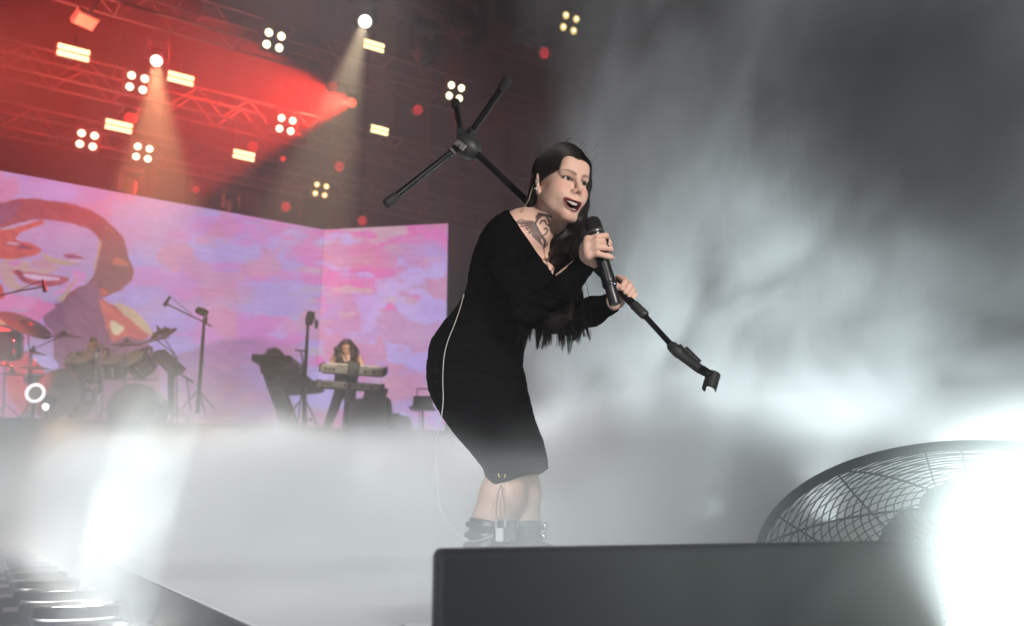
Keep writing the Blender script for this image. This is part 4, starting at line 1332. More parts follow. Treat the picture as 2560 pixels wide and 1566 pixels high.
def relax(V, Q, n=2, lam=0.5):
    """gentle Laplacian smoothing"""
    for _ in range(n):
        s = np.zeros_like(V); c = np.zeros(len(V))
        for a, b in ((0, 1), (1, 2), (2, 3), (3, 0)):
            np.add.at(s, Q[:, a], V[Q[:, b]]); np.add.at(s, Q[:, b], V[Q[:, a]])
            np.add.at(c, Q[:, a], 1); np.add.at(c, Q[:, b], 1)
        V = V + lam * (s / np.maximum(c, 1)[:, None] - V)
    return V

def to_px(P):
    d = P[:, 1] * CS + (P[:, 2] - CAM_H) * SN
    return 1280 + F_PX * P[:, 0] / d, 783 - F_PX * (-P[:, 1] * SN + (P[:, 2] - CAM_H) * CS) / d

def gauss(d, s): return np.exp(-(d / s) ** 2)
def mixc(c, col, w): return c * (1 - w[:, None]) + np.array(col)[None, :] * w[:, None]

# ------------------------------------------------------------------ the singer
SI = thing('person', 'woman singer in tight black long-sleeved dress leaning forward with microphone and mic stand', 'person', (0.03, 2.72, 0.0))
def P3(px, py, Y): return np.array(U(px, py, Y))
def q(px, Y=2.7, z=0.8): return px * PX(Y, z)

# head frame: x to her left, y out of the face, z up
HY, HP, HR, HS = R(57.0), R(-7.3), R(6.8), 1.034
HO = np.array([0.1520, 2.62, 1.1630])
_B = np.array([[math.sin(HY), math.cos(HY), 0], [math.cos(HY), -math.sin(HY), 0], [0, 0, 1]]).T
_Rx = np.array([[1, 0, 0], [0, math.cos(HP), -math.sin(HP)], [0, math.sin(HP), math.cos(HP)]])
_Ry = np.array([[math.cos(HR), 0, math.sin(HR)], [0, 1, 0], [-math.sin(HR), 0, math.cos(HR)]])
HM = _B @ _Ry @ _Rx
XS = 0.95
def hw(x, y, z): return HO + HS * (HM @ np.array([x * XS, y, z]))
def to_head(V): return ((V - HO) @ HM) / HS / np.array([XS, 1.0, 1.0])

# torso frame
TA = R(42)
TF = np.array([math.cos(TA), -math.sin(TA), 0.0]); TL = np.array([math.sin(TA), math.cos(TA), 0.0])
NECK = P3(1322, 560, 2.68)
CHEST = P3(1282, 665, 2.72)
HIP = P3(1188, 925, 2.77)
TU = NECK - P3(1250, 760, 2.75); TU /= np.linalg.norm(TU)
TFp = TF - TU * TF.dot(TU); TFp /= np.linalg.norm(TFp)
TLp = np.cross(TU, TFp)
TM = np.stack([TLp, TFp, TU], 1)

SHN, SHF = P3(1254, 609, 2.61), P3(1400, 612, 2.86)
ELN, WRN = P3(1322, 778, 2.53), P3(1474, 648, 2.46)
ELF, WRF = P3(1418, 800, 2.80), P3(1534, 756, 2.62)
VB = P3(1384, 692, 2.52)

def torso(S, off, k=0.03):
    """chest, shoulders, waist and hips, grown by off"""
    S.ell(CHEST, np.array([0.136, 0.098, 0.185]) + off, TM, k)
    S.cone(SHN, SHF, 0.046 + off, 0.044 + off, 0.045)
    S.cone(P3(1312, 575, 2.68), P3(1262, 588, 2.63), 0.032 + off, 0.036 + off, 0.045)
    S.ell(P3(1345, 705, 2.58), np.array([0.066, 0.060, 0.066]) + off, TM, 0.04)
    S.ell(P3(1372, 700, 2.69), np.array([0.062, 0.060, 0.064]) + off, TM, 0.04)

# --- skin of head, neck and chest
S = Sdf(HO + [-0.30, -0.17, -0.40], HO + [0.17, 0.27, 0.16], 0.00165)
def he(c, r, k=0.01, sub=False, bend=0.0, rot=None):
    A = HM if rot is None else HM @ np.array(rot)
    S.ell(hw(*c), np.array(r) * HS * np.array([XS, 1, 1]), A, k * HS, sub, bend)
def hc(a, b, ra, rb, k=0.008, sub=False): S.cone(hw(*a), hw(*b), ra * HS, rb * HS, k * HS, sub)
he((0, -0.012, 0.036), (0.072, 0.091, 0.084), 0.0)
he((0, 0.024, -0.030), (0.057, 0.060, 0.072), 0.025)
he((0, 0.034, -0.076), (0.041, 0.048, 0.045), 0.025)
hc((-0.010, 0.076, -0.112), (0.003, 0.076, -0.112), 0.0140, 0.0140, 0.022)
for s in (-1, 1):
    he((s * 0.041, 0.050, -0.030), (0.024, 0.026, 0.022), 0.022)           # cheekbone
    he((s * 0.035, 0.060, -0.048), (0.0165, 0.017, 0.017), 0.020)           # smiling cheek
    hc((s * 0.051, -0.004, -0.050), (s * 0.016, 0.066, -0.110), 0.011, 0.010, 0.024)
    hc((s * 0.010, 0.081, 0.017), (s * 0.044, 0.064, 0.017), 0.009, 0.008, 0.016)   # brow ridge
he((-0.047, 0.022, -0.056), (0.018, 0.028, 0.028), 0.03)
EYX = {-1: -0.0292, 1: 0.0315}; EYZ = {-1: -0.0040, 1: -0.0008}
hc((-0.03, 0.066, 0.045), (0.03, 0.066, 0.045), 0.014, 0.014, 0.03)
for s in (-1, 1):
    he((EYX[s], 0.094, EYZ[s]), (0.020, 0.018, 0.0125), 0.012, True)    # socket
    hc((EYX[s], 0.0655, EYZ[s]), (EYX[s], 0.0656, EYZ[s]), 0.0142, 0.0142, 0.004)  # lids
    he((EYX[s], 0.0800, EYZ[s]), (0.0150, 0.0110, 0.0053), 0.0015, True, -6.0)          # opening
hc((0, 0.080, 0.008), (0, 0.1020, -0.030), 0.0075, 0.0088, 0.012)          # nose
he((0, 0.1030, -0.036), (0.0085, 0.0100, 0.0080), 0.008)
for s in (-1, 1):
    he((s * 0.0118, 0.0930, -0.0405), (0.0068, 0.0098, 0.0070), 0.006)
    he((s * 0.0058, 0.0985, -0.0480), (0.0034, 0.0052, 0.0036), 0.003, True)
he((0, 0.070, -0.068), (0.033, 0.024, 0.026), 0.020)                       # muzzle
# open smile: lips on an arc, then the mouth hollow
MZ = -0.0825
MX = -0.0040
BD = 15.0
def lip(t, rx, up, dn):
    x = rx * math.cos(t)
    z = MZ + (up if math.sin(t) > 0 else dn) * math.sin(t) + BD * x * x
    y = 0.0945 - 19.0 * x * x - (0.002 if math.sin(t) < 0 else 0)
    return (x + MX, y, z)
NL = 26
for i in range(NL):
    t0, t1 = 2 * math.pi * i / NL, 2 * math.pi * (i + 1) / NL
    r0 = 0.0013 + 0.0009 * abs(math.sin(t0)); r1 = 0.0013 + 0.0009 * abs(math.sin(t1))
    if math.sin((t0 + t1) / 2) < 0: r0 += 0.0010 * abs(math.sin(t0)); r1 += 0.0010 * abs(math.sin(t1))
    hc(lip(t0, 0.0262, 0.0118, 0.0150), lip(t1, 0.0262, 0.0118, 0.0150), r0, r1, 0.006)
he((MX, 0.092, MZ - 0.0012), (0.0250, 0.034, 0.0122), 0.0015, True, BD)
# ears
for s in (-1, 1):
    he((s * 0.0770, -0.014, -0.016), (0.0055, 0.0175, 0.0300), 0.006, rot=Euler((R(-12), R(s * 8), R(-s * 38))).to_matrix())
    he((s * 0.0805, -0.006, -0.012), (0.0045, 0.0095, 0.0160), 0.003, True, rot=Euler((R(-12), R(s * 8), R(-s * 38))).to_matrix())
    he((s * 0.0750, -0.006, -0.041), (0.0050, 0.0080, 0.0085), 0.005)
# neck and collar bones
NB = NECK - TU * 0.02
S.chain([(hw(0, -0.022, -0.05), 0.052), (hw(0, -0.030, -0.105), 0.048), (NB, 0.055)], 0.03)
S.cone(P3(1350, 596, 2.635), P3(1272, 566, 2.60), 0.012, 0.012, 0.04)         # collar bone
torso(S, 0.0, 0.04)
skinV, skinQ = S.mesh(); skinV = relax(skinV, skinQ, 1, 0.4)

# --- hands and forearms
MICA, MICB = P3(1480, 556, 2.435), P3(1538, 762, 2.425)     # microphone head end, tail end
def mic_at(px_y):
    t = (px_y - 556) / (762 - 556)
    return MICA + (MICB - MICA) * t
def hand_mesh(fn, lo, hi):
    g = Sdf(lo, hi, 0.0015); fn(g)
    V, Q = g.mesh(); return relax(V, Q, 1, 0.4), Q

def right_hand(g):
    r = 0.0087
    g.chain([(ELN, 0.036), (WRN, 0.026)], 0.02)
    # back of the hand
    kn = [P3(1470, 600, 2.405), P3(1468, 612, 2.398), P3(1469, 627, 2.397), P3(1472, 640, 2.402)]
    for i, k_ in enumerate(kn): g.cone(WRN + (P3(1476, 650, 2.45) - WRN) * 0.4, k_, 0.020, 0.0115, 0.014)
    g.ell(P3(1468, 628, 2.43), (0.022, 0.020, 0.026), None, 0.016)
    tips = [[(1493, 592, 2.392), (1514, 590, 2.415), (1518, 594, 2.450)],
            [(1492, 603, 2.384), (1521, 606, 2.408), (1524, 610, 2.448)],
            [(1492, 618, 2.383), (1524, 622, 2.408), (1528, 626, 2.448)],
            [(1494, 635, 2.387), (1525, 643, 2.410), (1530, 645, 2.446)]]
    for k_, tp, rr in zip(kn, tips, (1.02, 1.06, 1.04, 0.94)):
        pts = [(k_, r * rr * 1.22)] + [(P3(*t), r * rr * m) for t, m in zip(tp, (1.02, 1.0, 0.85))]
        g.chain(pts, 0.0035)
        g.cone(k_, k_, r * 1.25 * rr, r * 1.25 * rr, 0.008)
    # thumb closes behind the barrel
    g.chain([(P3(1472, 640, 2.46), 0.013), (P3(1484, 612, 2.478), 0.0115), (P3(1500, 598, 2.474), 0.0095), (P3(1512, 596, 2.462), 0.008)], 0.006)

POLE_A, POLE_H, POLE_E = P3(1196, 388, 2.89), P3(1557, 734, 2.60), P3(1692, 878, 2.49)
def left_hand(g):
    r = 0.0085
    g.chain([(ELF, 0.034), (WRF, 0.025)], 0.02)
    kn = [P3(1532, 712, 2.64), P3(1545, 707, 2.655), P3(1556, 715, 2.66), P3(1566, 728, 2.66)]
    for k_ in kn: g.cone(WRF + (P3(1548, 748, 2.63) - WRF) * 0.6, k_, 0.019, 0.011, 0.012)
    tips = [[(1546, 694, 2.625), (1561, 706, 2.585), (1553, 722, 2.580)],
            [(1560, 698, 2.628), (1573, 714, 2.583), (1563, 731, 2.578)],
            [(1572, 709, 2.628), (1582, 724, 2.583), (1573, 741, 2.580)],
            [(1580, 722, 2.630), (1588, 737, 2.590), (1581, 749, 2.586)]]
    for k_, tp, rr in zip(kn, tips, (1.03, 1.05, 1.0, 0.9)):
        g.chain([(k_, r * rr * 1.15)] + [(P3(*t), r * rr * m) for t, m in zip(tp, (1.0, 0.98, 0.86))], 0.0035)
    g.chain([(P3(1537, 750, 2.61), 0.013), (P3(1531, 727, 2.588), 0.0115), (P3(1541, 716, 2.575), 0.0098), (P3(1556, 722, 2.566), 0.0082)], 0.006)

pad = 0.06
def bounds(*pts): a = np.array(pts); return a.min(0) - pad, a.max(0) + pad
rhV, rhQ = hand_mesh(right_hand, *bounds(P3(1440, 690, 2.5), P3(1530, 590, 2.40)))
lhV, lhQ = hand_mesh(left_hand, *bounds(P3(1490, 775, 2.68), P3(1585, 695, 2.58)))

# --- legs down to the boots
LA = [(P3(1262, 1090, 2.73), 0.060), (P3(1282, 1158, 2.71), 0.056), (P3(1258, 1235, 2.715), q(54)), (P3(1232, 1300, 2.72), q(48)), (P3(1208, 1385, 2.72), q(32)), (P3(1206, 1412, 2.72), q(30))]
LB = [(P3(1270, 1090, 2.75), 0.060), (P3(1296, 1158, 2.74), 0.056), (P3(1300, 1235, 2.78), q(50)), (P3(1303, 1300, 2.79), q(43)), (P3(1306, 1385, 2.80), q(31)), (P3(1306, 1406, 2.80), q(30))]
g = Sdf(np.array([-0.26, 2.50, 0.01]), np.array([0.22, 2.98, 0.96]), 0.0038)
g.chain([(P3(1255, 745, 2.74), 0.060), (P3(1225, 820, 2.76), 0.070), (P3(1195, 905, 2.78), 0.088), (P3(1225, 990, 2.77), 0.080), (P3(1262, 1090, 2.74), 0.060)], 0.03)
g.chain(LA, 0.02); g.chain(LB, 0.02)
lgV, lgQ = g.mesh(); lgV = relax(lgV, lgQ, 2)

V = np.concatenate([skinV, rhV, lhV, lgV])
Q = np.concatenate([skinQ, rhQ + len(skinV), lhQ + len(skinV) + len(rhV), lgQ + len(skinV) + len(rhV) + len(lhV)])
# --- pigment
H = to_head(V)
x, y, z = H.T
base = np.array([0.66, 0.435, 0.345])
c = np.tile(base, (len(V), 1))
head = np.zeros(len(V)); head[:len(skinV)] = 1.0
n = fbm(V[:, 0] * 160 + 40, V[:, 2] * 160 + V[:, 1] * 130 + 30, 5, 3) - 0.5
c *= (1 + 0.10 * n)[:, None]
front = head * (y > 0.02)
for s in (-1, 1):
    c = mixc(c, (0.62, 0.27, 0.23), 0.55 * front * np.exp(-(((x - s * 0.043) / 0.020) ** 2 + ((z + 0.032) / 0.016) ** 2)))
c = mixc(c, (0.60, 0.29, 0.25), 0.35 * front * np.exp(-((x / 0.012) ** 2 + ((z + 0.04) / 0.010) ** 2)))
for s in (-1, 1):
    ex = x - EYX[s]; zs_ = z; z = z - EYZ[s] - 0.0008
    # eyelid shade, lash line and brow
    c = mixc(c, (0.20, 0.11, 0.09), 0.75 * front * np.exp(-((ex / 0.0165) ** 4)) * np.exp(-(((z - 0.0055 + 8 * ex ** 2) / 0.0052) ** 2)) * (y > 0.058))
    e2 = np.sqrt((ex / 0.0150) ** 2 + ((z + 0.0008 + 6 * ex ** 2) / 0.0066) ** 2)
    c = mixc(c, (0.012, 0.008, 0.007), 0.95 * front * np.clip(1.15 - np.abs(e2 - 1.0) / 0.30, 0, 1) * (z > -0.0045) * (y > 0.058))
    c = mixc(c, (0.10, 0.05, 0.04), 0.6 * front * np.clip(1 - np.abs(e2 - 1.0) / 0.2, 0, 1) * (z <= -0.0045) * (y > 0.058))
    wing = (ex * s)
    c = mixc(c, (0.015, 0.01, 0.01), 0.85 * front * (wing > 0.010) * (wing < 0.021) * np.exp(-(((z - 0.0015 - (wing - 0.012) * 0.45) / 0.0018) ** 2)))
    bz = 0.0212 - 11 * (ex * s - 0.006) ** 2 + 0.05 * ex * s
    w = np.clip(1.25 - np.abs(z - bz) / (0.0040 - 0.10 * np.clip(ex * s, 0, 1) - 0.02 * np.clip(-ex * s, 0, 1)), 0, 1) * (np.abs(ex * s - 0.001) < 0.021)
    c = mixc(c, (0.022, 0.014, 0.012), 0.97 * front * w * (0.75 + 0.5 * n)); z = zs_
xm = x - MX
lz = MZ + BD * xm ** 2
dz_ = z - lz
el = np.sqrt((xm / 0.0262) ** 2 + np.where(dz_ > 0, dz_ / 0.0120, dz_ / 0.0150) ** 2)
wid = np.where(dz_ > 0, 0.13, 0.17)
c = mixc(c, (0.145, 0.006, 0.022), 0.96 * front * np.clip((wid + 0.10 - np.abs(el - 1.04)) / 0.10, 0, 1) * (y > 0.066))
c = mixc(c, (0.05, 0.006, 0.008), front * ((el < 0.9) & (y < 0.087)) * 1.0)
c = mixc(c, (0.45, 0.22, 0.18), 0.35 * front * np.exp(-(((x - 0) / 0.03) ** 2 + ((z + 0.112) / 0.010) ** 2)))
c = mixc(c, (0.25, 0.10, 0.08), 0.8 * front * np.exp(-(((np.abs(x) - 0.0058) / 0.003) ** 2 + ((z + 0.047) / 0.003) ** 2)) * (y > 0.088))
# knuckles and finger creases a little redder
hs = np.zeros(len(V)); hs[len(skinV):len(skinV) + len(rhV) + len(lhV)] = 1
c = mixc(c, (0.60, 0.32, 0.26), 0.5 * hs * np.clip(n * 3, 0, 1))
# sheer tights on the legs
lg = np.zeros(len(V)); lg[len(skinV) + len(rhV) + len(lhV):] = 1
c = mixc(c, (0.27, 0.185, 0.15), 0.9 * lg)
# inked bird on the near side of the neck: strokes laid out on the skin
pu, pv = to_px(V)
ink = np.zeros(len(V)); redink = np.zeros(len(V))
tm = head * (pu > 1270) * (pu < 1395) * (pv > 515) * (pv < 640) * ((V - NECK) @ np.array([0.3, -1.0, 0.0]) > -0.02)
sel = np.where(tm > 0)[0]
def stroke(pts, w, a=1.0):
    P = np.array(pts, float); d = np.full(len(sel), 1e9)
    u_, v_ = pu[sel], pv[sel]
    for A, B in zip(P[:-1], P[1:]):
        e = B - A; t = np.clip(((u_ - A[0]) * e[0] + (v_ - A[1]) * e[1]) / (e @ e + 1e-9), 0, 1)
        d = np.minimum(d, np.hypot(u_ - A[0] - t * e[0], v_ - A[1] - t * e[1]))
    ink[sel] = np.maximum(ink[sel], a * np.clip(1.6 - d / (w * 1.0), 0, 1))
tr_ = random.Random(3)
stroke([(1338, 560), (1344, 548), (1352, 540), (1362, 538), (1370, 546), (1373, 556)], 2.6)      # neck and crest
stroke([(1373, 556), (1374, 566), (1368, 562), (1362, 553), (1354, 552), (1350, 560)], 1.8)      # head and beak
for k in range(9):
    a = k / 8
    stroke([(1340 + 30 * a, 545 - 6 * math.sin(a * 3)), (1346 + 30 * a, 533 + 6 * a), (1352 + 28 * a, 536 + 9 * a)], 1.5)
stroke([(1338, 560), (1345, 578), (1356, 592), (1362, 604), (1361, 618)], 2.2)                    # breast and tail
for k in range(12):
    a = k / 11
    stroke([(1338 + 10 * a, 556 + 22 * a), (1318 + 14 * a, 556 + 22 * a), (1292 + 34 * a + tr_.random() * 6, 553 + 34 * a + tr_.random() * 5)], 1.25, 0.9)
    stroke([(1343 + 14 * a, 566 + 26 * a), (1334 + 16 * a, 580 + 18 * a), (1330 + 26 * a, 590 + 24 * a)], 1.3, 0.85)
for k in range(5):
    stroke([(1358 + k, 596), (1360 + 2 * k, 610), (1358 + 3 * k, 622 - 2 * k)], 1.0, 0.8)
stroke([(1357, 590), (1366, 584), (1369, 575), (1364, 570), (1360, 574)], 1.6)
for k in range(3):
    stroke([(1290 + 6 * k, 556 + 3 * k), (1302 + 4 * k, 549 + 5 * k), (1316, 553 + 4 * k), (1332, 553)], 1.3, 0.85)
redink[sel] = 0.45 * np.exp(-(((pu[sel] - 1312) / 14) ** 2 + ((pv[sel] - 566) / 9) ** 2)) + 0.7 * np.exp(-(((pu[sel] - 1364) / 6) ** 2 + ((pv[sel] - 551) / 5) ** 2))
c = mixc(c, (0.34, 0.09, 0.10), np.clip(redink, 0, 1) * 0.8)
c = mixc(c, (0.030, 0.028, 0.036), np.clip(ink, 0, 1) * 0.94)
M_SKINB = mat_attr('skin', rough=0.52, spec=0.32, sss=0.12, bump=0.10, bscale=900)
body = np_mesh('body', V, Q, M_SKINB, SI, col=np.clip(c, 0, 1))

# --- eyes, teeth, tongue
ev = []; ef = []; ec = []
for s in (-1, 1):
    m_ = MB().ball((0, 0, 0), 0.0127, 28, 20)
    A = np.array(m_.v)
    # look ahead, up and a little to her left
    g_ = np.array([0.10, 0.98, 0.03]); g_ /= np.linalg.norm(g_)
    dv_ = np.arccos(np.clip((A / np.linalg.norm(A, axis=1)[:, None]) @ g_, -1, 1))
    col_ = np.tile(np.array([0.62, 0.58, 0.56]), (len(A), 1))
    col_[dv_ < 0.62] = (0.040, 0.030, 0.020); col_[dv_ < 0.26] = (0.004, 0.004, 0.004)
    nb = len(ev) and sum(len(e) for e in ev)
    W = np.array([hw(EYX[s], 0.0655, EYZ[s]) + HS * (HM @ a) for a in A])
    ob = np_mesh('eye', W, np.array([list(f_) for f_ in m_.f]), mat_attr('eye_surface', rough=0.06, spec=0.6), SI, col=col_)
M_TEETH = mat('tooth_enamel', (0.62, 0.58, 0.51), 0.22, var=0.04, spec=0.6)
tb = None
for up in (1, -1):
    n_ = 10 if up > 0 else 8
    for i in range(n_):
        xx = (i - (n_ - 1) / 2) * (0.0050 if up > 0 else 0.0042)
        hgt = (0.0112 - 0.14 * abs(xx)) if up > 0 else 0.0058
        zc = (MZ + 0.0108 + BD * 0.9 * xx * xx - hgt * 0.35) if up > 0 else (MZ - 0.0105 + BD * 0.8 * xx * xx)
        yc_ = (0.0885 if up > 0 else 0.085) - 17 * xx * xx
        ob = MB().ball((0, 0, 0), 1.0, 12, 8, (0.0033 if up > 0 else 0.0028, 0.0030, hgt * 0.64))
        sc_ = np.array([0.0033 if up > 0 else 0.0028, 0.0030, hgt * 0.60])
        ob.v = [tuple(np.sign(p) * np.abs(np.array(p) / sc_) ** 0.62 * sc_ * 0.86) for p in ob.v]
        ob.v = [tuple(HO + HS * (HM @ ((np.array(p) + [xx + MX, yc_, zc]) * [XS, 1, 1]))) for p in ob.v]
        ob.build('tooth', M_TEETH, SI, world=True)
tg = MB().ball((0, 0, 0), 1.0, 12, 8, (0.017, 0.02, 0.006))
tg.v = [tuple(HO + HS * (HM @ (np.array(p) + [0, 0.062, MZ - 0.010]))) for p in tg.v]
tg.build('tongue', mat('tongue_flesh', (0.30, 0.07, 0.07), 0.35), SI, world=True)

# --- dress
g = Sdf(np.array([-0.36, 2.28, 0.24]), np.array([0.40, 3.06, 1.12]), 0.0042)
O = 0.0105
torso(g, O, 0.05)
SK = [(1259, 742, 2.73, 92, 2.73), (1231, 795, 2.75, 85, 0), (1210, 845, 2.76, 99, 0), (1189, 895, 2.77, 115, 0), (1187, 940, 2.77, 115, 0), (1206, 988, 2.76, 108, 0), (1230, 1037, 2.74, 96, 0), (1256, 1087, 2.73, 81, 0), (1284, 1137, 2.71, 73, 0), (1294, 1185, 2.70, 69, 0), (1296, 1240, 2.70, 68, 0)]
g.chain([(P3(a, b, Y), q(r_)) for a, b, Y, r_, _ in SK], 0.03, ysq=0.86)
g.chain([(SHN, 0.050), (P3(1276, 692, 2.56), 0.046), (ELN, 0.039), (P3(1412, 722, 2.48), 0.037), (WRN + (ELN - WRN) * 0.05, 0.0325)], 0.022)
g.chain([(SHF, 0.054), (P3(1412, 700, 2.84), 0.048), (ELF, 0.046), (P3(1480, 780, 2.70), 0.042), (WRF + (ELF - WRF) * 0.08, 0.034)], 0.02)
# neckline: the wedge between the two edges of the V
a1 = P3(1284, 545, 2.60); a2 = P3(1400, 585, 2.84)
def plane(p, a, b):
    n_ = np.cross(a, b); n_ /= np.linalg.norm(n_); return n_, float(n_ @ p)
d1 = a1 - VB; d2 = a2 - VB
dirF = VB - np.array([0.0, 0.0, CAM_H]); dirF /= np.linalg.norm(dirF)
n1, o1 = plane(VB, d1, dirF); n2, o2 = plane(VB, d2, dirF)
cm = NECK + TU * 0.10
if n1 @ cm < o1: n1, o1 = -n1, -o1
if n2 @ cm < o2: n2, o2 = -n2, -o2
g.cut(lambda X, Y, Z: np.minimum(n1[0] * X + n1[1] * Y + n1[2] * Z - o1, n2[0] * X + n2[1] * Y + n2[2] * Z - o2), 0.004)
# cuffs and hem
for W_, E_ in ((WRN, ELN), (WRF, ELF)):
    dd = (W_ - E_) / np.linalg.norm(W_ - E_)
    ow = float(dd @ (W_ - dd * 0.004))
    def fcut(X, Y, Z, dd=dd, ow=ow, W_=W_):
        far = np.sqrt((X - W_[0]) ** 2 + (Y - W_[1]) ** 2 + (Z - W_[2]) ** 2) - 0.10
        return np.maximum(np.minimum(dd[0] * X + dd[1] * Y + dd[2] * Z - ow, 0.2), -0.2) - np.maximum(far, 0) * 4
    g.cut(fcut, 0.003)
h0, h1 = P3(1228, 1221, 2.70), P3(1362, 1177, 2.70)
hd = h1 - h0; hn = np.array([hd[2], 0.0, -hd[0]]); hn /= np.linalg.norm(hn)
if hn[2] > 0: hn = -hn
g.cut(lambda X, Y, Z: hn[0] * X + (-0.06) * (Y - 2.70) + hn[2] * Z - float(hn @ h0), 0.004)
dV, dQ = g.mesh(); dV = relax(dV, dQ, 2, 0.5)
# gathered folds: small ridges running round the body, stronger along the side seam
nrm = np.zeros_like(dV)
e1 = dV[dQ[:, 2]] - dV[dQ[:, 0]]; e2_ = dV[dQ[:, 3]] - dV[dQ[:, 1]]
fn_ = np.cross(e1, e2_)
for k in range(4): np.add.at(nrm, dQ[:, k], fn_)
nrm /= np.linalg.norm(nrm, axis=1)[:, None] + 1e-12
ax_ = dV @ TU
fold = fbm(ax_ * 70 + 20, (dV @ TL) * 9 + 20, 9, 3) - 0.5
low = dV[:, 2] < 0.93
seam = np.exp(-(((dV @ TF) - (dV @ TF)[low].max() * 0.0 - np.percentile((dV @ TF)[low], 92)) / 0.03) ** 2)
dV = dV + nrm * (fold * (0.006 + 0.008 * seam * low))[:, None]
M_DRESS = mat('black_jersey', (0.0020, 0.0020, 0.0024), 0.9, var=0.25, vscale=40, bump=0.35, bscale=420, spec=0.03)
np_mesh('dress', dV, dQ, M_DRESS, SI)

# --- hair
g = Sdf(HO + [-0.22, -0.24, -0.62], HO + [0.22, 0.24, 0.17], 0.0028)
g.ell(hw(0, -0.016, 0.040), np.array([0.081 * XS, 0.099, 0.092]) * HS, HM, 0)
g.ell(hw(0.0, -0.07, -0.02), np.array([0.060, 0.045, 0.075]) * HS, HM, 0.03)
def hairline(X, Y, Z):
    P = [X - HO[0], Y - HO[1], Z - HO[2]]
    hx, hy, hz = [(P[0] * HM[0, i] + P[1] * HM[1, i] + P[2] * HM[2, i]) / HS for i in range(3)]
    hx = hx / XS
    zz = hz + 0.34 * np.maximum(np.abs(hx - 0.006) - 0.004, 0)
    b = np.interp(zz, [-0.2, -0.06, -0.03, 0.0, 0.02, 0.04, 0.058, 0.072, 0.09], [-0.030, -0.030, -0.024, 0.000, 0.012, 0.028, 0.050, 0.090, 0.20])
    b = b + np.where((hx > 0.03) & (hz < 0.03), np.clip((hx - 0.03) * 1.4, 0, 0.05), 0)
    b = np.where((hx < -0.055) & (hz < 0.008) & (hz > -0.07), np.minimum(b, -0.034), b)
    return (hy - b) * 0.85
g.cut(hairline, 0.008)
def hs_(pts, k=0.02): g.chain(pts, k)
# far side lock hanging past the cheek and down the chest
hs_([(hw(0.055, 0.030, 0.070), 0.022), (hw(0.076, 0.012, 0.02), 0.020), (hw(0.080, 0.008, -0.04), 0.022), (hw(0.074, 0.012, -0.095), 0.026), (P3(1436, 580, 2.70), 0.034), (P3(1408, 640, 2.66), 0.032), (P3(1400, 690, 2.60), 0.034), (P3(1394, 745, 2.58), 0.046), (P3(1388, 785, 2.58), 0.050), (P3(1382, 808, 2.59), 0.030)], 0.03)
hs_([(P3(1400, 745, 2.60), 0.036), (P3(1350, 790, 2.60), 0.026), (P3(1334, 812, 2.60), 0.010)], 0.03)
hs_([(P3(1400, 745, 2.62), 0.036), (P3(1424, 790, 2.62), 0.026), (P3(1434, 815, 2.62), 0.010)], 0.03)
hs_([(P3(1400, 690, 2.62), 0.030), (P3(1405, 745, 2.62), 0.036), (P3(1398, 800, 2.62), 0.030)], 0.03)
# behind the near ear and down the nape
hs_([(hw(-0.060, -0.040, 0.0), 0.022), (hw(-0.056, -0.056, -0.06), 0.018), (hw(-0.040, -0.066, -0.11), 0.014), (P3(1338, 545, 2.74), 0.008)], 0.02)
hs_([(hw(0.0, -0.085, -0.02), 0.040), (hw(0.02, -0.075, -0.09), 0.036), (hw(0.04, -0.045, -0.14), 0.034), (P3(1425, 585, 2.72), 0.032)], 0.03)
haV, haQ = g.mesh(); haV = relax(haV, haQ, 1, 0.4)
HH = to_head(haV)
M_HAIR, nt_, b_ = mat_new('dark_hair')
vec_ = nt_.nodes.new('ShaderNodeTexCoord').outputs['Object']
st_ = nx_noise(nt_, vec_, 60.0, 4.0, 0.6, (0, 0, 0), (1, 1, 0.08), 0.4)
rmp = nt_.nodes.new('ShaderNodeMix'); rmp.data_type = 'RGBA'
nt_.links.new(st_.s, rmp.inputs['Factor'])
rmp.inputs['A'].default_value = (0.003, 0.0028, 0.0028, 1); rmp.inputs['B'].default_value = (0.012, 0.008, 0.007, 1)
nt_.links.new(rmp.outputs['Result'], b_.inputs['Base Color'])
b_.inputs['Roughness'].default_value = 0.5
b_.inputs['Specular IOR Level'].default_value = 0.16
hairo = np_mesh('hair', haV, haQ, M_HAIR, SI)
# loose strands: ends of the long lock, flyaways on the crown
rs_ = random.Random(11)
sm = MB()
tips_ = [(1300 + 7.6 * j + rs_.gauss(0, 5), 850 + 16 * math.sin(0.35 + j * 0.13) + rs_.gauss(0, 13), 2.555 + 0.07 * rs_.random()) for j in range(23)]
for i in range(1150):
    j = i % 23
    tx_, ty_, tY = tips_[j]
    u_ = j / 22
    sx_ = rs_.gauss(0, 9)
    x0 = 1336 + 104 * u_ + sx_; y0 = 700 + 50 * rs_.random()
    xm_ = 1318 + 138 * u_ + sx_ * 0.9; ym_ = 785 + rs_.gauss(0, 4)
    e_ = rs_.random() ** 2
    xe = tx_ + rs_.gauss(0, 2.6) + 9 * math.sin(j * 2.1) * (1 - e_) ; ye = ty_ - 44 * e_ + rs_.gauss(0, 3)
    Y0 = 2.55 + 0.07 * rs_.random()
    cur = 7 * math.sin(j * 1.7)
    ctl = [P3(x0, y0, Y0), P3(xm_, ym_, Y0), P3((xm_ + xe) / 2 + cur, (ym_ + ye) / 2, (Y0 + tY) / 2), P3(xe, ye, tY)]
    # smooth curve through the four points
    pts = []
    for k in range(11):
        t = k / 10
        pts.append((1 - t) ** 3 * ctl[0] + 3 * t * (1 - t) ** 2 * ctl[1] + 3 * t * t * (1 - t) * ctl[2] + t ** 3 * ctl[3])
    sm.tube(pts, [0.0009 * (1 - 0.75 * (k / 10) ** 3) for k in range(11)], 3, cap=False)
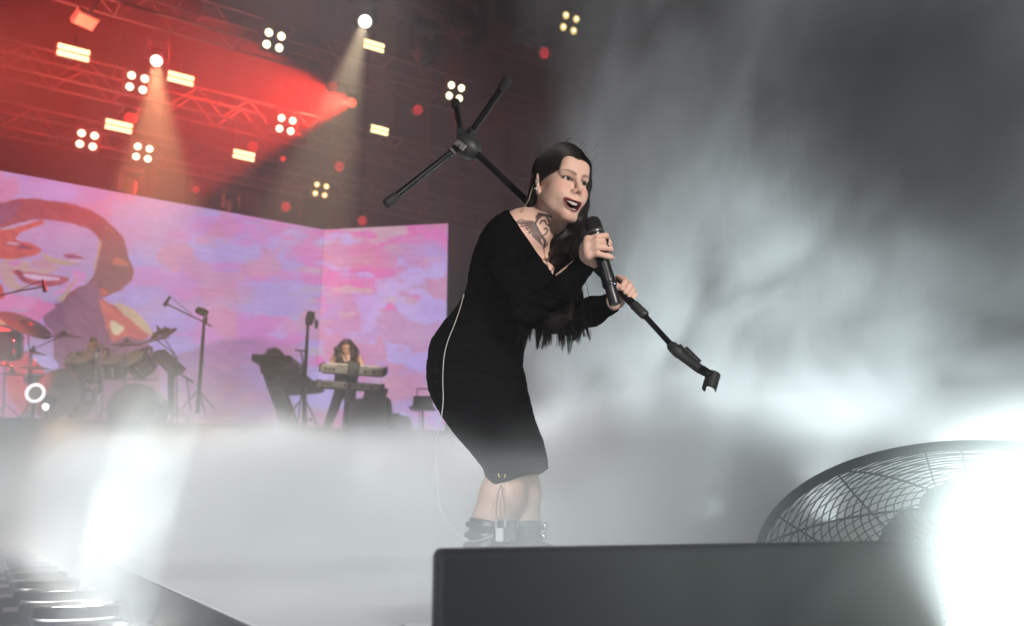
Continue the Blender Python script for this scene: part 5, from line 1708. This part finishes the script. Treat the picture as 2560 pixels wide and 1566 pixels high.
def spline(P, n):
    P = np.array(P, float); o = []
    for i in range(len(P) - 1):
        a0, a1, a2, a3 = P[max(i - 1, 0)], P[i], P[i + 1], P[min(i + 2, len(P) - 1)]
        for t in np.linspace(0, 1, n, endpoint=False):
            o.append(0.5 * (2 * a1 + (a2 - a0) * t + (2 * a0 - 5 * a1 + 4 * a2 - a3) * t * t + (3 * a1 - a0 - 3 * a2 + a3) * t ** 3))
    o.append(P[-1]); return o
for i in range(420):    # strands over the long lock
    u_ = max(-1.25, min(1.25, rs_.gauss(0, 0.7))); v_ = abs(rs_.gauss(0, 0.5)); ph = rs_.random() * 6
    mid = [(hw(0.062, 0.026, 0.074), 0.012), (hw(0.078, 0.012, 0.02), 0.018), (hw(0.082, 0.006, -0.04), 0.021), (hw(0.076, 0.010, -0.095), 0.025), (P3(1436, 580, 2.69), 0.034), (P3(1408, 640, 2.65), 0.032), (P3(1400, 690, 2.59), 0.034), (P3(1392, 745, 2.56), 0.042), (P3(1380, 795, 2.56), 0.046)]
    pts = [c_ + r_ * np.array([0.9 * u_ + 0.10 * math.sin(ph + j * 1.3), -min(1.02, math.sqrt(max(0.05, 1.05 - 0.6 * u_ * u_))), 0.12 * u_]) for j, (c_, r_) in enumerate(mid)]
    pts = spline(pts[(0 if i % 3 else 3):], 4)
    sm.tube(pts, [0.0009 * (1 - 0.5 * k / len(pts)) for k in range(len(pts))], 3, cap=False)
# combed strands from the parting back over the crown, edge of the hairline included
EC_, ER_ = np.array([0, -0.016, 0.040]), np.array([0.0815, 0.0995, 0.0925])
for i in range(900):
    sd = -1 if i % 4 else 1
    y0_ = rs_.uniform(-0.09, 0.088)
    p0_ = np.array([0.006, y0_ * 0.9, 0.0]); n0 = np.array([0.006 / ER_[0], (p0_[1] - EC_[1]) / ER_[1], 0.0]); n0[2] = math.sqrt(max(0.02, 1 - n0[0] ** 2 - n0[1] ** 2))
    n1_ = np.array([sd * 0.93, -0.25 + 0.35 * n0[1] * 0.4 + rs_.gauss(0, 0.05), -0.45 + rs_.gauss(0, 0.08)]); n1_ /= np.linalg.norm(n1_)
    if sd > 0: n1_ = np.array([0.96, 0.10 + 0.2 * n0[1], -0.35]); n1_ /= np.linalg.norm(n1_)
    om = math.acos(max(-1, min(1, float(n0 @ n1_))))
    lift = 1.0 + abs(rs_.gauss(0, 0.010))
    pts = []
    for k in range(12):
        t = k / 11
        n_ = (math.sin((1 - t) * om) * n0 + math.sin(t * om) * n1_) / math.sin(om)
        n_ = n_ + np.array([0, 0.10 * math.sin(math.pi * t) * max(0, n0[1]), 0])
        n_ /= np.linalg.norm(n_)
        pts.append(hw(*(EC_ + ER_ * n_ * lift)))
    sm.tube(pts, 0.0007, 3, cap=False)
for i in range(26):     # the long curl at the right of the lock
    pts = []
    o_ = rs_.gauss(0, 3)
    for k in range(10):
        t = k / 9
        pts.append(P3(1440 + o_ + 26 * math.sin(t * 2.2) - 30 * t ** 3, 760 + 92 * t + o_, 2.62 + 0.004 * i * 0.2))
    if i % 3 == 0: sm.tube(pts, [0.0011] * 10, 4, cap=False)
for i in range(60):
    a = rs_.random() * 2.4 - 1.0
    p0 = np.array([0.078 * math.sin(a), -0.01 + rs_.gauss(0, 0.05), 0.04 + 0.088 * math.cos(a)])
    pts = []
    gl = rs_.gauss(0, 0.01)
    for k in range(6):
        t = k / 5
        v_ = p0 + np.array([0.01 * t * math.sin(a), -0.035 * t + gl * t * t, 0.006 * math.sin(t * 3) + 0.003 * t - 0.015 * t * t])
        pts.append(hw(*v_))
    sm.tube(pts, 0.0005, 3, cap=False)
so = sm.build('loose_strands', M_HAIR, hairo, world=True)
so['kind'] = 'stuff'

# --- boots
M_BOOT = mat('black_leather', (0.022, 0.021, 0.021), 0.38, var=0.3, vscale=25, bump=0.3, bscale=90)
for nm, leg, toe, slope in (('boot', LA, (0.10, -0.12, 0), 0.20), ('boot', LB, (0.13, -0.07, 0), -0.05)):
    (a, ra), (b, rb) = leg[-3], leg[-1]
    g = Sdf(np.array([-0.26, 2.48, -0.01]), np.array([0.30, 2.98, 0.24]), 0.0035)
    b2 = np.array([b[0], b[1], 0.055])
    g.chain([(a, ra + 0.011), (b, rb + 0.012), (b2, 0.040)], 0.02)
    t_ = b2 + np.array(toe); t_[2] = 0.030
    g.chain([(b2, 0.040), ((b2 + t_) / 2, 0.036), (t_, 0.027)], 0.02)
    top = a[2] - 0.004
    g.cut(lambda X, Y, Z: Z - top - slope * (a[0] - X), 0.003)
    g.cut(lambda X, Y, Z: 0.004 - Z + 0 * X, 0.003)
    bv, bq = g.mesh(); bv = relax(bv, bq, 1)
    bo = np_mesh(nm, bv, bq, M_BOOT, SI)
    for i in range(3):
        zz = a[2] - 0.018 - 0.030 * i
        t01 = (a[2] - zz) / max(1e-3, a[2] - b[2]); cc = a + (b - a) * min(1, t01)
        MB().lathe([(ra + 0.016 - 0.004 * i, -0.008), (ra + 0.018 - 0.004 * i, 0), (ra + 0.016 - 0.004 * i, 0.008)], (cc[0], cc[1], zz), (0.08, 0, 1), 28, cap=False).build('strap', M_BOOT, bo, world=True)
        MB().ring((cc[0] + ra + 0.020 - 0.004 * i, cc[1] - 0.02, zz), (1, -0.5, 0), 0.011, 0.0025, 16, 5).build('buckle', M_CHROME, bo, world=True)

# --- jewellery and ear monitor
M_GOLD = mat('gold', (0.75, 0.55, 0.25), 0.2, metal=1.0)
M_PEARL = mat('pale_stone', (0.8, 0.78, 0.75), 0.08, spec=0.9)
M_CLEAR = mat('clear_shell', (0.35, 0.33, 0.30), 0.08, spec=0.8)
for px, py, r_ in ((1349, 474, 0.0042), (1341, 473, 0.0034)):
    hd_ = to_head(P3(px, py, 2.60)[None])[0]
    MB().ball(hw(-0.0815, hd_[1] * 0.3 - 0.006 + (px - 1345) * 0.0009, -0.034 - (py - 473) * 0.001), r_, 12, 8).build('earring', M_PEARL, SI, world=True)
im = MB().ball(hw(-0.083, -0.010, -0.012), 0.0085, 12, 8, (0.8, 1, 1.1))
im.build('ear_monitor', M_CLEAR, SI, world=True)
e0 = hw(-0.086, -0.018, -0.018)
MB().tube([e0, hw(-0.084, -0.03, -0.035), P3(1322, 500, 2.585), P3(1308, 525, 2.60), P3(1299, 541, 2.63), P3(1285, 545, 2.70)], 0.0011, 6).build('ear_monitor_cable', mat('clear_cable', (0.35, 0.30, 0.25), 0.3), SI, world=True)
# two fine necklaces lying on the chest
def on_skin(px, py):
    """front surface of the skin under a pixel"""
    dd = np.hypot(pu[:len(skinV)] - px, pv[:len(skinV)] - py)
    k_ = np.where(dd < 4)[0]
    if len(k_) == 0: return P3(px, py, 2.56)
    k_ = k_[np.argmin(V[k_, 1])]
    return V[k_] + np.array([0.0, -0.0025, 0.0])
for nm, pts in (('necklace', [(1361, 614), (1366, 640), (1371, 660), (1378, 677), (1386, 668), (1391, 645), (1393, 622)]),
                ('fine_chain', [(1356, 600), (1362, 630), (1368, 655), (1374, 672)])):
    P_ = [on_skin(*p) for p in pts]
    no = MB().tube(spline(P_, 5), 0.0007, 6).build(nm, M_GOLD, SI, world=True)
    MB().ball(on_skin(1377, 678), 0.0042, 12, 8, (1, 0.5, 1)).build('pendant', M_GOLD, no, world=True)
M_JET = mat('black_ring', (0.01, 0.01, 0.012), 0.12, spec=0.8)
def ring_on(a, b, r_, t_, mt, wide):
    a, b = P3(*a), P3(*b); c_ = (a + b) / 2; d_ = (b - a) / np.linalg.norm(b - a)
    return MB().lathe([(r_, -wide), (r_ + t_, -wide * 0.7), (r_ + t_, wide * 0.7), (r_, wide)], c_, d_, 24, cap=False).build('finger_ring', mt, SI, world=True)
ring_on((1512, 620, 2.400), (1522, 622, 2.409), 0.0088, 0.0016, M_JET, 0.0052)
ring_on((1510, 605, 2.398), (1518, 606, 2.405), 0.0090, 0.0012, M_JET, 0.0030)
MB().ball(P3(1518, 602, 2.394), 0.0055, 10, 8).build('ring_stone', M_JET, SI, world=True)
ring_on((1579, 727, 2.62), (1583, 732, 2.60), 0.0082, 0.0010, mat('silver', (0.6, 0.7, 0.68), 0.15, metal=1.0), 0.003)

# --- hand microphone
mc = thing('microphone', 'black wireless microphone held upright near the singer\'s mouth', 'microphone', MICA)
M_MIC = mat('mic_body', (0.010, 0.010, 0.012), 0.35, var=0.1)
M_GRILLE = mat('mic_grille', (0.012, 0.012, 0.013), 0.5, metal=0.5, bump=0.9, bscale=1400)
ax = MICB - MICA; ML = np.linalg.norm(ax)
MB().lathe([(0.0, -0.014), (0.013, -0.013), (0.021, -0.008), (0.0248, 0.004), (0.0255, 0.028), (0.0250, 0.040)], MICA, ax, 32).build('grille', M_GRILLE, mc, world=True)
MB().lathe([(0.0256, 0.028), (0.0266, 0.030), (0.0266, 0.036), (0.0256, 0.038)], MICA, ax, 32, cap=False).build('grille_band', mat('band_grey', (0.12, 0.12, 0.12), 0.3, metal=0.6), mc, world=True)
MB().lathe([(0.0250, 0.040), (0.0225, 0.056), (0.0185, 0.075), (0.0180, 0.13), (0.0195, 0.17), (0.0200, ML - 0.062), (0.0195, ML - 0.058)], MICA, ax, 32).build('barrel', M_MIC, mc, world=True)
MB().lathe([(0.0200, ML - 0.066), (0.0207, ML - 0.063), (0.0207, ML - 0.057), (0.0200, ML - 0.054)], MICA, ax, 32, cap=False).build('collar', M_CHROME if False else M_BLACKMETAL, mc, world=True)
MB().lathe([(0.0165, ML - 0.056), (0.0165, ML - 0.004), (0.0155, ML)], MICA, ax, 12).build('antenna_tail', M_MIC, mc, world=True)
MB().ball(MICA + ax / ML * (ML - 0.058) + np.array([0.012, -0.017, 0.0]), 0.0016, 8, 6).build('status_led', mat_emit('blue_led', (0.45, 0.55, 1.0), 2.5), mc, world=True)

# --- microphone stand carried over the shoulder
ms = thing('mic_stand', 'black tripod microphone stand held upside down across the singer\'s shoulders', 'mic stand', POLE_H)
M_STAND = mat('stand_tube', (0.014, 0.014, 0.016), 0.24, metal=0.35, var=0.1)
M_PLAST = mat('stand_plastic', (0.022, 0.024, 0.025), 0.5, var=0.15, bump=0.15, bscale=300)
pd = (POLE_H - POLE_A) / np.linalg.norm(POLE_H - POLE_A)
POLE_T = P3(1600, 777, 2.566)
MB().tube([POLE_A - pd * 0.02, POLE_T], 0.0125, 16).build('pole', M_STAND, ms, world=True)
MB().lathe([(0.0135, -0.03), (0.0150, -0.025), (0.0150, 0.02), (0.012, 0.026)], POLE_T, pd, 16).build('pole_collar', M_PLAST, ms, world=True)
MB().tube([POLE_T, POLE_E], 0.0085, 14).build('inner_pole', M_STAND, ms, world=True)
MB().lathe([(0.011, -0.03), (0.016, -0.02), (0.017, 0.01), (0.012, 0.02)], POLE_E, pd, 16).build('clutch', M_PLAST, ms, world=True)
tk = P3(1706, 868, 2.48)
MB().tube([POLE_E, tk], [0.010, 0.012], 8).build('clutch_knob', M_PLAST, ms, world=True)
ED = P3(1766, 932, 2.45)
MB().tube([P3(1698, 885, 2.485), P3(1752, 925, 2.46)], [0.0135, 0.0135], 12).build('boom_sleeve', M_PLAST, ms, world=True)
MB().tube([P3(1712, 874, 2.48), P3(1748, 906, 2.46)], [0.011, 0.008], 10).build('boom_counterweight', M_PLAST, ms, world=True)
MB().lathe([(0.010, 0), (0.014, 0.01), (0.012, 0.035), (0.008, 0.045)], P3(1748, 921, 2.462), ED - P3(1748, 921, 2.462), 12).build('thread_nut', M_BLACKMETAL, ms, world=True)
cl = MB()
c0 = P3(1778, 955, 2.45)
for s in np.linspace(-0.55, 0.55, 2):
    pass
prof = []
arc = []
for i in range(15):
    a = R(-70 + 250 * i / 14)
    arc.append((math.cos(a), math.sin(a)))
axc = np.array([0.35, 0.30, 0.88]); axc /= np.linalg.norm(axc)
e1_ = np.cross(axc, [0, 1, 0]); e1_ /= np.linalg.norm(e1_); e2c = np.cross(axc, e1_)
v = []
for hgt in (-0.026, 0.026):
    for rr in (0.0165, 0.020):
        for ca, sa in arc: v.append(c0 + axc * hgt + rr * (ca * e1_ + sa * e2c))
nA = len(arc); f = []
for i in range(nA - 1):
    f += [(i, i + 1, nA * 2 + i + 1, nA * 2 + i), (nA + i + 1, nA + i, nA * 3 + i, nA * 3 + i + 1), (i + 1, i, nA + i, nA + i + 1), (nA * 2 + i, nA * 2 + i + 1, nA * 3 + i + 1, nA * 3 + i)]
cl.raw(v, f)
cl.build('mic_clip', M_PLAST, ms, world=True)
MB().tube([ED, c0 - (c0 - ED) * 0.3], [0.008, 0.010], 10).build('clip_joint', M_PLAST, ms, world=True)
# tripod hub with its three legs
HB = P3(1162, 362, 2.90)
hub_dir = POLE_A - HB; hub_dir /= np.linalg.norm(hub_dir)
MB().lathe([(0.034, -0.028), (0.040, -0.018), (0.041, 0.008), (0.036, 0.034), (0.024, 0.050), (0.014, 0.056)], HB + hub_dir * 0.008, hub_dir, 24).build('hub', M_PLAST, ms, world=True)
MB().lathe([(0.010, 0), (0.013, 0.006), (0.012, 0.026), (0.008, 0.03)], HB + hub_dir * 0.03, P3(1160, 398, 2.85) - (HB + hub_dir * 0.03), 12).build('hub_knob', M_PLAST, ms, world=True)
def leg_(base, tip, rad=0.0115):
    base, tip = P3(*base), P3(*tip)
    d_ = (tip - base) / np.linalg.norm(tip - base)
    lo = MB().tube([base, tip], rad, 14).build('leg', M_STAND, ms, world=True)
    MB().lathe([(0.0125, -0.045), (0.0160, -0.038), (0.0172, -0.012), (0.0160, 0.002), (0.0125, 0.004)], tip, d_, 18).build('rubber_foot', M_CABLE, lo, world=True)
    MB().bar(base - d_ * 0.012, base + d_ * 0.028, 0.030, 0.028).build('leg_socket', M_PLAST, lo, world=True, smooth=False, bevel=0.003)
leg_((1140, 372, 2.88), (966, 510, 2.80))
leg_((1172, 340, 2.90), (1270, 198, 2.78))
leg_((1152, 338, 2.93), (1139, 256, 3.06), 0.0120)
br_ = MB().box(P3(1151, 364, 2.845), (0.040, 0.012, 0.022), Euler((0, R(38), 0)).to_matrix())
br_.build('hinge_plate', mat('worn_plate', (0.16, 0.16, 0.165), 0.4, metal=0.5), ms, world=True, smooth=False, bevel=0.002)
MB().lathe([(0.0048, 0), (0.004, 0.003), (0, 0.0035)], P3(1148, 365, 2.838), (0, -1, 0.1), 12).build('screw', M_CHROME, ms, world=True)

# --- monitor cable down the back, and the body pack on the boots
cb = thing('monitor_cable', 'thin pale cable running down the back of the black dress to the boots', 'cable', P3(1103, 1045, 2.66))
pts_ = [(1160, 735), (1150, 772), (1136, 812), (1120, 852), (1110, 895), (1107, 950), (1108, 1000), (1104, 1040), (1094, 1090), (1090, 1140), (1092, 1190), (1095, 1230), (1102, 1275), (1120, 1310), (1140, 1335), (1165, 1350), (1190, 1353), (1215, 1346), (1236, 1338)]
du, dvv = to_px(dV)
cp = []
for px, py in pts_:
    dd = np.hypot(du - px, dvv - py); k_ = np.where(dd < 4)[0]
    yy = dV[k_, 1].min() - 0.004 if len(k_) and py < 1045 else (2.60 if py > 1045 else 2.66)
    cp.append([px, py, yy])
ys = np.array([p[2] for p in cp])
ys = np.minimum(np.convolve(np.pad(ys, 2, 'edge'), np.ones(5) / 5, 'valid'), ys) - 0.007
fine = []
for i in range(len(pts_) - 1):
    for t in np.linspace(0, 1, 6, endpoint=False):
        def cr(a): 
            a0, a1, a2, a3 = a[max(i - 1, 0)], a[i], a[i + 1], a[min(i + 2, len(a) - 1)]
            return 0.5 * (2 * a1 + (a2 - a0) * t + (2 * a0 - 5 * a1 + 4 * a2 - a3) * t * t + (3 * a1 - a0 - 3 * a2 + a3) * t ** 3)
        px = cr([p[0] for p in pts_]); py = cr([p[1] for p in pts_]); yy = cr(list(ys))
        fine.append(P3(px, py, yy))
MB().tube(fine, 0.0011, 6).build('wire', mat('pale_cable', (0.34, 0.33, 0.30), 0.6), cb, world=True)
bpk = thing('body_pack', 'small grey wireless pack with two short leads strapped between the boots', 'wireless pack', P3(1258, 1335, 2.62))
M_PACK = mat('pack_grey', (0.28, 0.30, 0.29), 0.45)
MB().box(P3(1249, 1338, 2.62), (0.023, 0.016, 0.038)).build('case', M_PACK, bpk, world=True, smooth=False, bevel=0.003)
MB().box(P3(1266, 1330, 2.635), (0.060, 0.02, 0.062)).build('pouch', M_BLACK, bpk, world=True, smooth=False, bevel=0.006)
for px, py in ((1241, 1312), (1264, 1309)):
    MB().lathe([(0.0065, -0.012), (0.0065, 0.006), (0.0035, 0.02)], P3(px, py, 2.62), (0, 0, 1), 10).build('plug', M_CHROME, bpk, world=True)
MB().tube([P3(1241, 1305, 2.62), P3(1240, 1270, 2.62), P3(1245, 1235, 2.62), P3(1253, 1212, 2.625)], 0.0013, 6).build('lead', M_CABLE, bpk, world=True)
MB().tube([P3(1265, 1300, 2.62), P3(1262, 1265, 2.62), P3(1256, 1230, 2.62), P3(1253, 1212, 2.625)], 0.0013, 6).build('lead', M_CABLE, bpk, world=True)
for px, py, s in ((1247, 1189, 1), (1262, 1191, -1)):
    MB().bar(P3(px - 1.5 * s, py - 5, 2.60), P3(px + 1.5 * s, py + 5, 2.60), 0.004, 0.003).build('clip', M_GOLD, bpk, world=True, smooth=False)

# ------------------------------------------------------------------ band members on the riser
M_BSKIN = mat_attr('musician_skin', rough=0.5, sss=0.05)
M_SHIRT = mat('black_sleeveless_shirt', (0.012, 0.012, 0.014), 0.85)
M_TROUSER = mat('dark_trousers', (0.016, 0.016, 0.02), 0.8)
M_CURLS = mat('brown_curly_hair', (0.045, 0.026, 0.018), 0.55, var=0.6, vscale=60, bump=0.8, bscale=60)
M_SHORT = mat('short_dark_hair', (0.05, 0.025, 0.016), 0.6, var=0.4, vscale=60, bump=0.6, bscale=150)

def face_sdf(S, c, s, Mx, beard=False):
    A = np.array(Mx)
    w = lambda x, y, z: c + s * (A @ np.array([x, y, z]))
    e = lambda p, r, k=0.015, sub=False: S.ell(w(*p), np.array(r) * s, A, k * s, sub)
    e((0, -0.012, 0.036), (0.074, 0.092, 0.086), 0); e((0, 0.022, -0.035), (0.060, 0.062, 0.078), 0.03)
    S.cone(w(-0.014, 0.070, -0.106), w(0.014, 0.070, -0.106), 0.017 * s, 0.017 * s, 0.03 * s)
    S.cone(w(-0.04, 0.072, 0.018), w(0.04, 0.072, 0.018), 0.011 * s, 0.011 * s, 0.015 * s)
    for q_ in (-1, 1):
        e((q_ * 0.031, 0.092, 0.0), (0.017, 0.016, 0.011), 0.01, True)
        e((q_ * 0.045, 0.048, -0.03), (0.024, 0.024, 0.022), 0.02)
        e((q_ * 0.077, -0.012, -0.015), (0.008, 0.017, 0.030), 0.008)
    S.cone(w(0, 0.082, 0.008), w(0, 0.108, -0.036), 0.008 * s, 0.012 * s, 0.012 * s)
    return w

def face_col(V, c, s, Mx, beard):
    H = ((V - c) @ np.array(Mx)) / s
    x, y, z = H.T
    col = np.tile(np.array([0.52, 0.30, 0.22]), (len(V), 1))
    hd = (z > -0.15) & (np.abs(x) < 0.1) & (y > 0.0)
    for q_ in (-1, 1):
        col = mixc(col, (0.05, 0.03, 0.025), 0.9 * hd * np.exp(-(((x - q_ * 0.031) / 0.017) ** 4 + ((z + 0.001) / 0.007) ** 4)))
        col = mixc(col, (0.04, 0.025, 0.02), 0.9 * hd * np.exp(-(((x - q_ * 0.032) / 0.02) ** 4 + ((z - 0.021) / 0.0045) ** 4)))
    col = mixc(col, (0.30, 0.10, 0.09), 0.8 * hd * np.exp(-((x / 0.022) ** 4 + ((z + 0.073) / 0.007) ** 4)))
    if beard:
        b = np.clip((-0.052 - z - 0.25 * np.maximum(0.03 - np.abs(x), 0)) / 0.008, 0, 1) * hd
        ms_ = np.exp(-((x / 0.03) ** 4 + ((z + 0.060) / 0.007) ** 4)) * hd
        col = mixc(col, (0.035, 0.022, 0.017), 0.85 * np.clip(b + ms_, 0, 1))
    return np.clip(col, 0, 1)

# --- keyboard player
YP = 15.75
kp_ = thing('person', 'long curly-haired bearded keyboard player in black sleeveless shirt', 'person', P3(832, 1074, YP))
fwd = np.array([0.05, -1.0, -0.10]); fwd /= np.linalg.norm(fwd)
lx = np.cross(fwd, [0, 0, 1.0]); lx = -lx / np.linalg.norm(lx)
KM = np.stack([lx, fwd, np.cross(lx, fwd)], 1)
kc = P3(866, 872, YP - 0.05); ks = 1.10
S = Sdf(P3(866, 905, YP) + [-0.55, -0.75, -0.75], P3(866, 843, YP) + [0.55, 0.35, 0.1], 0.011)
face_sdf(S, kc, ks, KM)
sh_l, sh_r = P3(836, 898, YP), P3(897, 898, YP)
S.chain([(kc + [0, 0.01, -0.06], 0.062), (P3(866, 899, YP), 0.066)], 0.03)
S.cone(sh_l, sh_r, 0.065, 0.065, 0.05)
S.ell(P3(865, 925, YP), (0.20, 0.13, 0.27), None, 0.05)
for sh, el, wr in ((sh_l, P3(820, 926, YP - 0.05), P3(842, 921, YP - 0.50)), (sh_r, P3(911, 926, YP - 0.05), P3(896, 922, YP - 0.50))):
    S.chain([(sh, 0.062), (el, 0.046), (wr, 0.030)], 0.02)
    S.ell(wr + [0, -0.07, 0], (0.035, 0.055, 0.018), None, 0.02)
    for f_ in range(4): S.cone(wr + [-0.025 + 0.016 * f_, -0.10, 0], wr + [-0.028 + 0.018 * f_, -0.165 + 0.008 * abs(f_ - 1.5), -0.02], 0.0095, 0.008, 0.003)
V, Q = S.mesh(); V = relax(V, Q, 1)
np_mesh('body', V, Q, M_BSKIN, kp_, col=face_col(V, kc, ks, KM, True))
S = Sdf(P3(866, 960, YP) + [-0.4, -0.35, -0.3], P3(866, 895, YP) + [0.4, 0.3, 0.1], 0.014)
S.cone(P3(850, 899, YP), P3(882, 899, YP), 0.072, 0.072, 0.04); S.ell(P3(865, 925, YP), (0.212, 0.145, 0.28), None, 0.05); S.ell(P3(862, 955, YP), (0.19, 0.14, 0.2), None, 0.05)
S.ell(P3(866, 893, YP - 0.12), (0.06, 0.12, 0.09), None, 0.02, True)
V, Q = S.mesh(); np_mesh('shirt', relax(V, Q, 1), Q, M_SHIRT, kp_)
S = Sdf(P3(840, 1080, YP) + [-0.6, -0.4, -0.05], P3(866, 940, YP) + [0.6, 0.35, 0.1], 0.016)
S.ell(P3(862, 968, YP), (0.19, 0.14, 0.15), None, 0.05)
S.chain([(P3(851, 975, YP), 0.105), (P3(836, 1020, YP - 0.08), 0.085), (P3(818, 1066, YP - 0.02), 0.075)], 0.03)
S.chain([(P3(876, 975, YP), 0.105), (P3(872, 1020, YP - 0.05), 0.085), (P3(866, 1066, YP), 0.075)], 0.03)
V, Q = S.mesh(); np_mesh('trousers', relax(V, Q, 1), Q, M_TROUSER, kp_)
for px in (815, 864):
    p = P3(px, 1071, YP)
    MB().ball((p[0], p[1] - 0.06, RZ + 0.05), 0.06, 12, 8, (0.9, 2.0, 0.8)).build('shoe', M_BLACK, kp_, world=True)
S = Sdf(kc + [-0.34, -0.25, -0.42], kc + [0.34, 0.25, 0.24], 0.012)
S.ell(kc + [0, 0.02, 0.055], (0.125, 0.13, 0.125), None, 0)
rr_ = random.Random(5)
for i in range(70):
    side = -1 if i % 2 else 1
    t = rr_.random()
    S.ell(kc + [side * (0.080 + 0.060 * t + rr_.gauss(0, 0.012)), 0.04 + rr_.gauss(0, 0.04), 0.06 - 0.27 * t], (0.040, 0.045, 0.045), None, 0.02)
kh = kc.copy()
S.ell(kc + KM @ np.array([0, 0.125, -0.02]), (0.066, 0.10, 0.105), KM, 0.015, True)
V, Q = S.mesh()
V = V + (np.stack([fbm(V[:, 0] * 40 + 90, V[:, 2] * 40 + 30, s_, 3) for s_ in (1, 2, 3)], 1) - 0.5) * 0.05
ho_ = np_mesh('hair', V, Q, M_CURLS, kp_)
cm_ = MB()
for i in range(150):
    side = -1 if i % 2 else 1
    t = rr_.random()
    c0_ = kc + np.array([side * (0.10 + 0.05 * t), 0.03 + rr_.gauss(0, 0.05), 0.12 - 0.34 * t])
    pts = [c0_ + np.array([side * 0.02 * k + 0.012 * math.sin(k * 1.7 + i), 0.012 * math.cos(k * 1.7 + i), -0.022 * k]) for k in range(6)]
    cm_.tube(pts, 0.006, 4, cap=False)
co = cm_.build('curl_strands', M_CURLS, ho_, world=True); co['kind'] = 'stuff'

# --- drummer behind the toms
YR = 15.4
dr = thing('person', 'short-haired drummer sitting behind the drums with bare arms', 'person', P3(235, 1030, YR))
dc = P3(234, 867, YR); ds = 1.36
fwd = np.array([0.18, -0.97, -0.12]); fwd /= np.linalg.norm(fwd)
lx = np.cross(fwd, [0, 0, 1.0]); lx = -lx / np.linalg.norm(lx)
DM = np.stack([lx, fwd, np.cross(lx, fwd)], 1)
S = Sdf(dc + [-0.65, -0.8, -1.1], dc + [0.75, 0.4, 0.2], 0.012)
face_sdf(S, dc, ds, DM)
S.chain([(dc + [0, 0.02, -0.08], 0.065), (dc + [0, 0.03, -0.22], 0.07)], 0.03)
S.cone(dc + [-0.18, 0.03, -0.28], dc + [0.18, 0.03, -0.28], 0.07, 0.07, 0.05)
S.ell(dc + [0, 0.03, -0.48], (0.2, 0.13, 0.28), None, 0.05); S.ell(dc + [0, 0.03, -0.72], (0.19, 0.15, 0.14), None, 0.05)
S.chain([(dc + [-0.2, 0.03, -0.28], 0.062), (dc + [-0.36, -0.10, -0.40], 0.048), (dc + [-0.22, -0.40, -0.30], 0.034)], 0.02)
S.chain([(dc + [0.2, 0.03, -0.28], 0.062), (dc + [0.38, -0.05, -0.34], 0.050), (dc + [0.36, -0.36, -0.12], 0.034)], 0.02)
for wr in (dc + [-0.21, -0.44, -0.29], dc + [0.36, -0.40, -0.09]):
    S.ell(wr, (0.038, 0.045, 0.03), None, 0.02)
    for f_ in range(4): S.cone(wr + [-0.02 + 0.014 * f_, -0.03, 0.02], wr + [-0.02 + 0.014 * f_, -0.055, -0.015], 0.010, 0.009, 0.003)
for s_ in (-1, 1): S.chain([(dc + [s_ * 0.1, 0.03, -0.75], 0.1), (dc + [s_ * 0.22, -0.40, -0.80], 0.075), (dc + [s_ * 0.24, -0.38, -1.05], 0.06)], 0.03)
V, Q = S.mesh(); np_mesh('body', relax(V, Q, 1), Q, M_BSKIN, dr, col=face_col(V, dc, ds, DM, True))
S = Sdf(dc + [-0.4, -0.4, -1.0], dc + [0.4, 0.4, -0.1], 0.015)
S.cone(dc + [-0.14, 0.03, -0.27], dc + [0.14, 0.03, -0.27], 0.08, 0.08, 0.04); S.ell(dc + [0, 0.03, -0.5], (0.215, 0.145, 0.32), None, 0.05)
S.ell(dc + [0, -0.05, -0.17], (0.07, 0.12, 0.07), None, 0.02, True)
V, Q = S.mesh(); np_mesh('shirt', relax(V, Q, 1), Q, M_SHIRT, dr)
S = Sdf(dc + [-0.15, -0.15, -0.1], dc + [0.15, 0.2, 0.2], 0.009)
S.ell(dc + DM @ np.array([0, -0.016, 0.045]) * ds, np.array([0.079, 0.097, 0.090]) * ds, DM, 0)
S.ell(dc + DM @ np.array([0, 0.11, -0.03]) * ds, np.array([0.10, 0.10, 0.10]) * ds, DM, 0.01, True)
S.ell(dc + DM @ np.array([0, 0.0, -0.12]) * ds, np.array([0.12, 0.12, 0.10]) * ds, DM, 0.01, True)
V, Q = S.mesh(); np_mesh('hair', V, Q, M_SHORT, dr)
for w_, e_ in ((dc + [-0.21, -0.47, -0.29], dc + [0.02, -0.80, -0.36]), (dc + [0.36, -0.43, -0.09], dc + [0.52, -0.55, 0.20])):
    st_k = thing('drumstick', 'pale drumstick in the drummer\'s lower hand' if w_[2] < dc[2] - 0.2 else 'pale drumstick in the drummer\'s raised hand', 'drumstick', w_)
    MB().tube([w_, e_], [0.008, 0.005], 8).build('stick', mat('maple', (0.5, 0.36, 0.2), 0.4), st_k, world=True)
